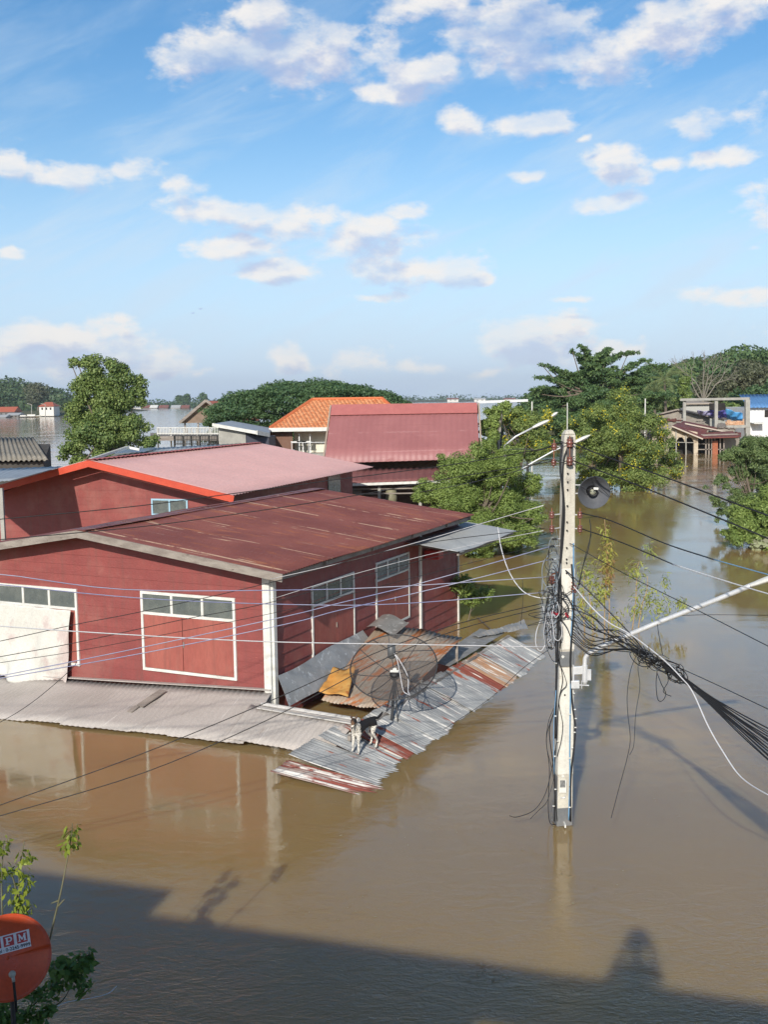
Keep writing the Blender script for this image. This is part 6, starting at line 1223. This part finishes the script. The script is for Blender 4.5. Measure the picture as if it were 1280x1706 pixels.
fgl = leafmat('leaf_sunlit', [(.30, .36, .045), (.36, .42, .06), (.24, .32, .05)], nscale=4., trans=.4)
def sprig(label, stems, cl, Y, n, mat, size, sm=.008, name='leafy_branch', asp=.42, base=None, droop=1.6):
    b = base if base is not None else A(stems[0][0][0], stems[0][0][1], Y); t = thing(name, label, 'plant', b); m = MB()
    for s2 in stems: P = spline([A(x, y, Y) for x, y in s2], 5); m.tube(P, np.linspace(sm, sm*.45, len(P)), 6)
    m.build('stem', pm('stem_green', (.10, .10, .05), (.2, .18, .10), rough=.8), t, smooth=True)
    bl = [(*A(x, y, Y), rx*Y/1750, .12, ry*Y/1750) for x, y, rx, ry in cl]; P, N2 = blobpts(bl, n, .1); leafmesh('leaves', P, N2, size, mat, t, asp, droop, jit=.25); return t
sprig('tall thin sprig with a bright lime leaf tuft above the orange dish', [[(70, 1620), (88, 1540), (100, 1490), (108, 1450), (118, 1395), (120, 1372)], [(98, 1500), (85, 1505)], [(96, 1510), (107, 1498)]], [(118, 1392, 13, 20), (122, 1408, 9, 14), (112, 1405, 8, 10)], 7.6, 62, fgl, .062)
sprig('bright drooping leaf clusters standing behind the orange dish', [[(28, 1560), (30, 1500), (33, 1440), (40, 1402)], [(5, 1560), (2, 1480), (5, 1400)], [(30, 1500), (20, 1460), (8, 1450)]], [(40, 1428, 14, 18), (28, 1452, 14, 14), (30, 1495, 17, 26), (18, 1480, 8, 12), (38, 1510, 14, 18), (3, 1410, 8, 18), (2, 1450, 9, 18), (45, 1470, 10, 14)], 7.75, 250, fgl, .062)
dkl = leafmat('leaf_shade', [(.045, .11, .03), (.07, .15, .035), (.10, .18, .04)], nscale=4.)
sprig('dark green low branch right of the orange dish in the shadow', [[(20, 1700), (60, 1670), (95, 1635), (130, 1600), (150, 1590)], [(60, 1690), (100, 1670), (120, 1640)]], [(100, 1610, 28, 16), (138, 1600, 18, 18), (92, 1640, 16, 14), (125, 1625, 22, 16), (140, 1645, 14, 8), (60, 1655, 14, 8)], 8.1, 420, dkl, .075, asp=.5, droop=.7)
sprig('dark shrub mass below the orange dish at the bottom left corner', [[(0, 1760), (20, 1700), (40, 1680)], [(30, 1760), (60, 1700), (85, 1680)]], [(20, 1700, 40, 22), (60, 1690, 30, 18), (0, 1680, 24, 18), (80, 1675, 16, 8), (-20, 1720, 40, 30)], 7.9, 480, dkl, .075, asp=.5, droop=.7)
wire('floating_cord', [(85, 1682, 8.6), (110, 1670, 8.75), (150, 1663, 8.8), (180, 1655, 8.9), (194, 1643, 9.0)], .004, cab_white, 'thin pale cord lying on the shaded water right of the orange dish', cat='cord')
# birds
for px, py, lb in ((321, 522, 'left of two tiny birds in the sky'), (334, 515, 'right of two tiny birds in the sky')):
    c = A(px, py, 160); t = thing('bird', lb, 'bird', c, 'distant birds'); m = MB(); m.add([c, c+np.array([-.28, 0, .12]), c+np.array([-.05, .12, .01]), c+np.array([.28, 0, .12]), c+np.array([.05, .12, .01])], [(0, 1, 2), (0, 4, 3)]); m.build('wings', black_rub, t, solid=.02); m = MB(); m.tube([c+np.array([0, -.15, 0]), c, c+np.array([0, .16, 0])], [.02, .05, .01], 6); m.build('body', black_rub, t)

# ---------------------------------------------------------------- the terrace the photograph was taken from, behind the camera
vt = thing('terrace_building', 'plain rendered terrace building behind the viewer that shades the near water', 'building', (-1, -3, 0))
ta_, tb2 = np.array([-6.2, 1.55, 0]), np.array([6.2, -2.197, 0]); dd = (tb2-ta_)/np.linalg.norm(tb2-ta_); nn = np.array([-dd[1], dd[0], 0]); 
def T(u, v, z): return ta_+dd*u-nn*v+np.array([0, 0, z])
def tbx(u0, u1, v0, v1, z0, z1, name, mat=concrete):
    m = MB(); m.hexa([T(u0, v0, z0), T(u1, v0, z0), T(u1, v1, z0), T(u0, v1, z0), T(u0, v0, z1), T(u1, v0, z1), T(u1, v1, z1), T(u0, v1, z1)]); return m.build(name, mat, vt)
Lw = 12.9
tbx(0, Lw, 0, .12, 4.1, 4.62, 'parapet'); tbx(-4, 5.0, .002, .122, 4.62, 5.2, 'parapet'); tbx(6.0, Lw, .002, .122, 4.62, 5.2, 'parapet'); tbx(4.98, 6.02, .004, .124, 4.74, 5.198, 'coping'); tbx(-4, 1.2, .006, .126, 5.2, 5.5, 'added_wall_top')  # last box: unseen taller wall section added to step up the left shadow edge
tbx(0, Lw, .05, 7, 3.95, 4.1, 'floor'); tbx(.05, Lw-.05, .06, 6.9, -.3, 3.95, 'wall')
# photographer
pp_ = thing('person', 'person standing on the terrace holding up a phone, seen only as a shadow', 'person', (-.15, -.68, 4.1))
fzp = 4.1; V, Ed, Rd = [], [], []; off = np.array(pp_.location)
def X(x, y, z): return np.array([-.15+x, -.68+y, fzp+z])
v0 = sv(X(0, 0, .95), (.16, .12)); w1 = sv(X(0, 0, 1.15), (.14, .11), v0); w2 = sv(X(0, .0, 1.36), (.17, .12), w1); w3 = sv(X(0, 0, 1.48), (.09, .08), w2); w4 = sv(X(0, .01, 1.56), .055, w3); w5 = sv(X(0, .02, 1.66), (.075, .09), w4); sv(X(0, .015, 1.76), (.07, .085), w5)
for s2 in (-1, 1):
    h0 = sv(X(s2*.10, 0, .86), .10, v0); k0 = sv(X(s2*.11, .02, .48), .065, h0); a0 = sv(X(s2*.11, -.01, .09), .042, k0); sv(X(s2*.12, .14, .04), .038, a0)
    s0 = sv(X(s2*.20, 0, 1.42), .062, w2); e0_ = sv(X(s2*.25, .16, 1.22), .046, s0); hnd = sv(X(s2*.12+.13, .46, 1.44), .032, e0_); ph_ = sv(X(s2*.09+.14, .53, 1.48), (.020, .038), hnd)
    for kf in range(4):
        f1 = sv(X(s2*(.085)+.145, .565+kf*.0, 1.455+kf*.022), .009, ph_); sv(X(s2*.05+.15, .60, 1.455+kf*.022), .0085, f1)
    th_ = sv(X(s2*.06+.15, .545, 1.52), .010, ph_); sv(X(s2*.04+.15, .575, 1.535), .009, th_)
me = bpy.data.meshes.new('body'); me.from_pydata(V, Ed, []); bo = bpy.data.objects.new('body', me); sc.collection.objects.link(bo); bo.parent = pp_
bo.modifiers.new('skin', 'SKIN').use_smooth_shade = True
for i, r_ in enumerate(Rd): me.skin_vertices[0].data[i].radius = r_
me.skin_vertices[0].data[0].use_root = True
q_ = bo.modifiers.new('sub', 'SUBSURF'); q_.levels = q_.render_levels = 2
me.materials.append(pm('skin_cloth', (.25, .15, .10), rough=.7))
m_ = MB(); m_.lathe(X(0, .0, 1.72), [(.085, -.06), (.10, 0), (.09, .07), (.05, .105), (0, .11)], 16, (0, -.15, 1)); m_.build('hair', black_rub, pp_, smooth=True)
m_ = MB(); m_.box((-.003, -.085, 5.60), (.155, .009, .075)); o = m_.build('mobile_phone', black_rub, bevel=.003); tag(o, 'dark phone held up over the terrace parapet', 'phone')

# haze
m_ = MB(); m_.hexa([(-2100, -40, -1.2), (2300, -40, -1.2), (2300, 1800, -1.2), (-2100, 1800, -1.2), (-2100, -40, 40), (2300, -40, 40), (2300, 1800, 40), (-2100, 1800, 40)])
hm_ = bpy.data.materials.new('haze'); hm_.use_nodes = True; t_ = hm_.node_tree; t_.nodes.clear(); g = NT(t_)
v_ = g.n('ShaderNodeVolumePrincipled', {'Color': (.86, .95, 1., 1), 'Density': .00024, 'Anisotropy': .2}); t_.links.new(v_.outputs[0], g.n('ShaderNodeOutputMaterial').inputs[1])
o = m_.build('haze', hm_, loc=(0, 0, 0)); o['kind'] = 'stuff'

# bits of leaf and straw drifting on the flood
P_ = []
for cx, cy, rx, ry, n in ((700, 1400, 160, 40, 26), (1010, 1480, 120, 60, 24), (930, 1380, 16, 6, 14), (420, 1330, 160, 30, 26), (820, 1620, 60, 25, 30), (1130, 1350, 120, 50, 18), (640, 1250, 60, 14, 14), (800, 1120, 60, 20, 10), (1120, 960, 90, 60, 16), (560, 1520, 200, 30, 20)):
    for _ in range(n): q_ = W(cx+rng.normal()*rx*.5, cy+rng.normal()*ry*.5, .004); P_.append(q_)
P_ = np.array(P_); o = leafmesh('floating_debris', P_, np.tile([0, 0, 6.], (len(P_), 1)), .035, leafmat('debris_straw', [(.30, .25, .12), (.22, .17, .09), (.42, .38, .24)], trans=.1), aspect=.4, loc=(0, 10, 0), jit=.5)
tag(o, 'scattered leaves and straw bits drifting on the brown water', 'debris', kind='stuff')
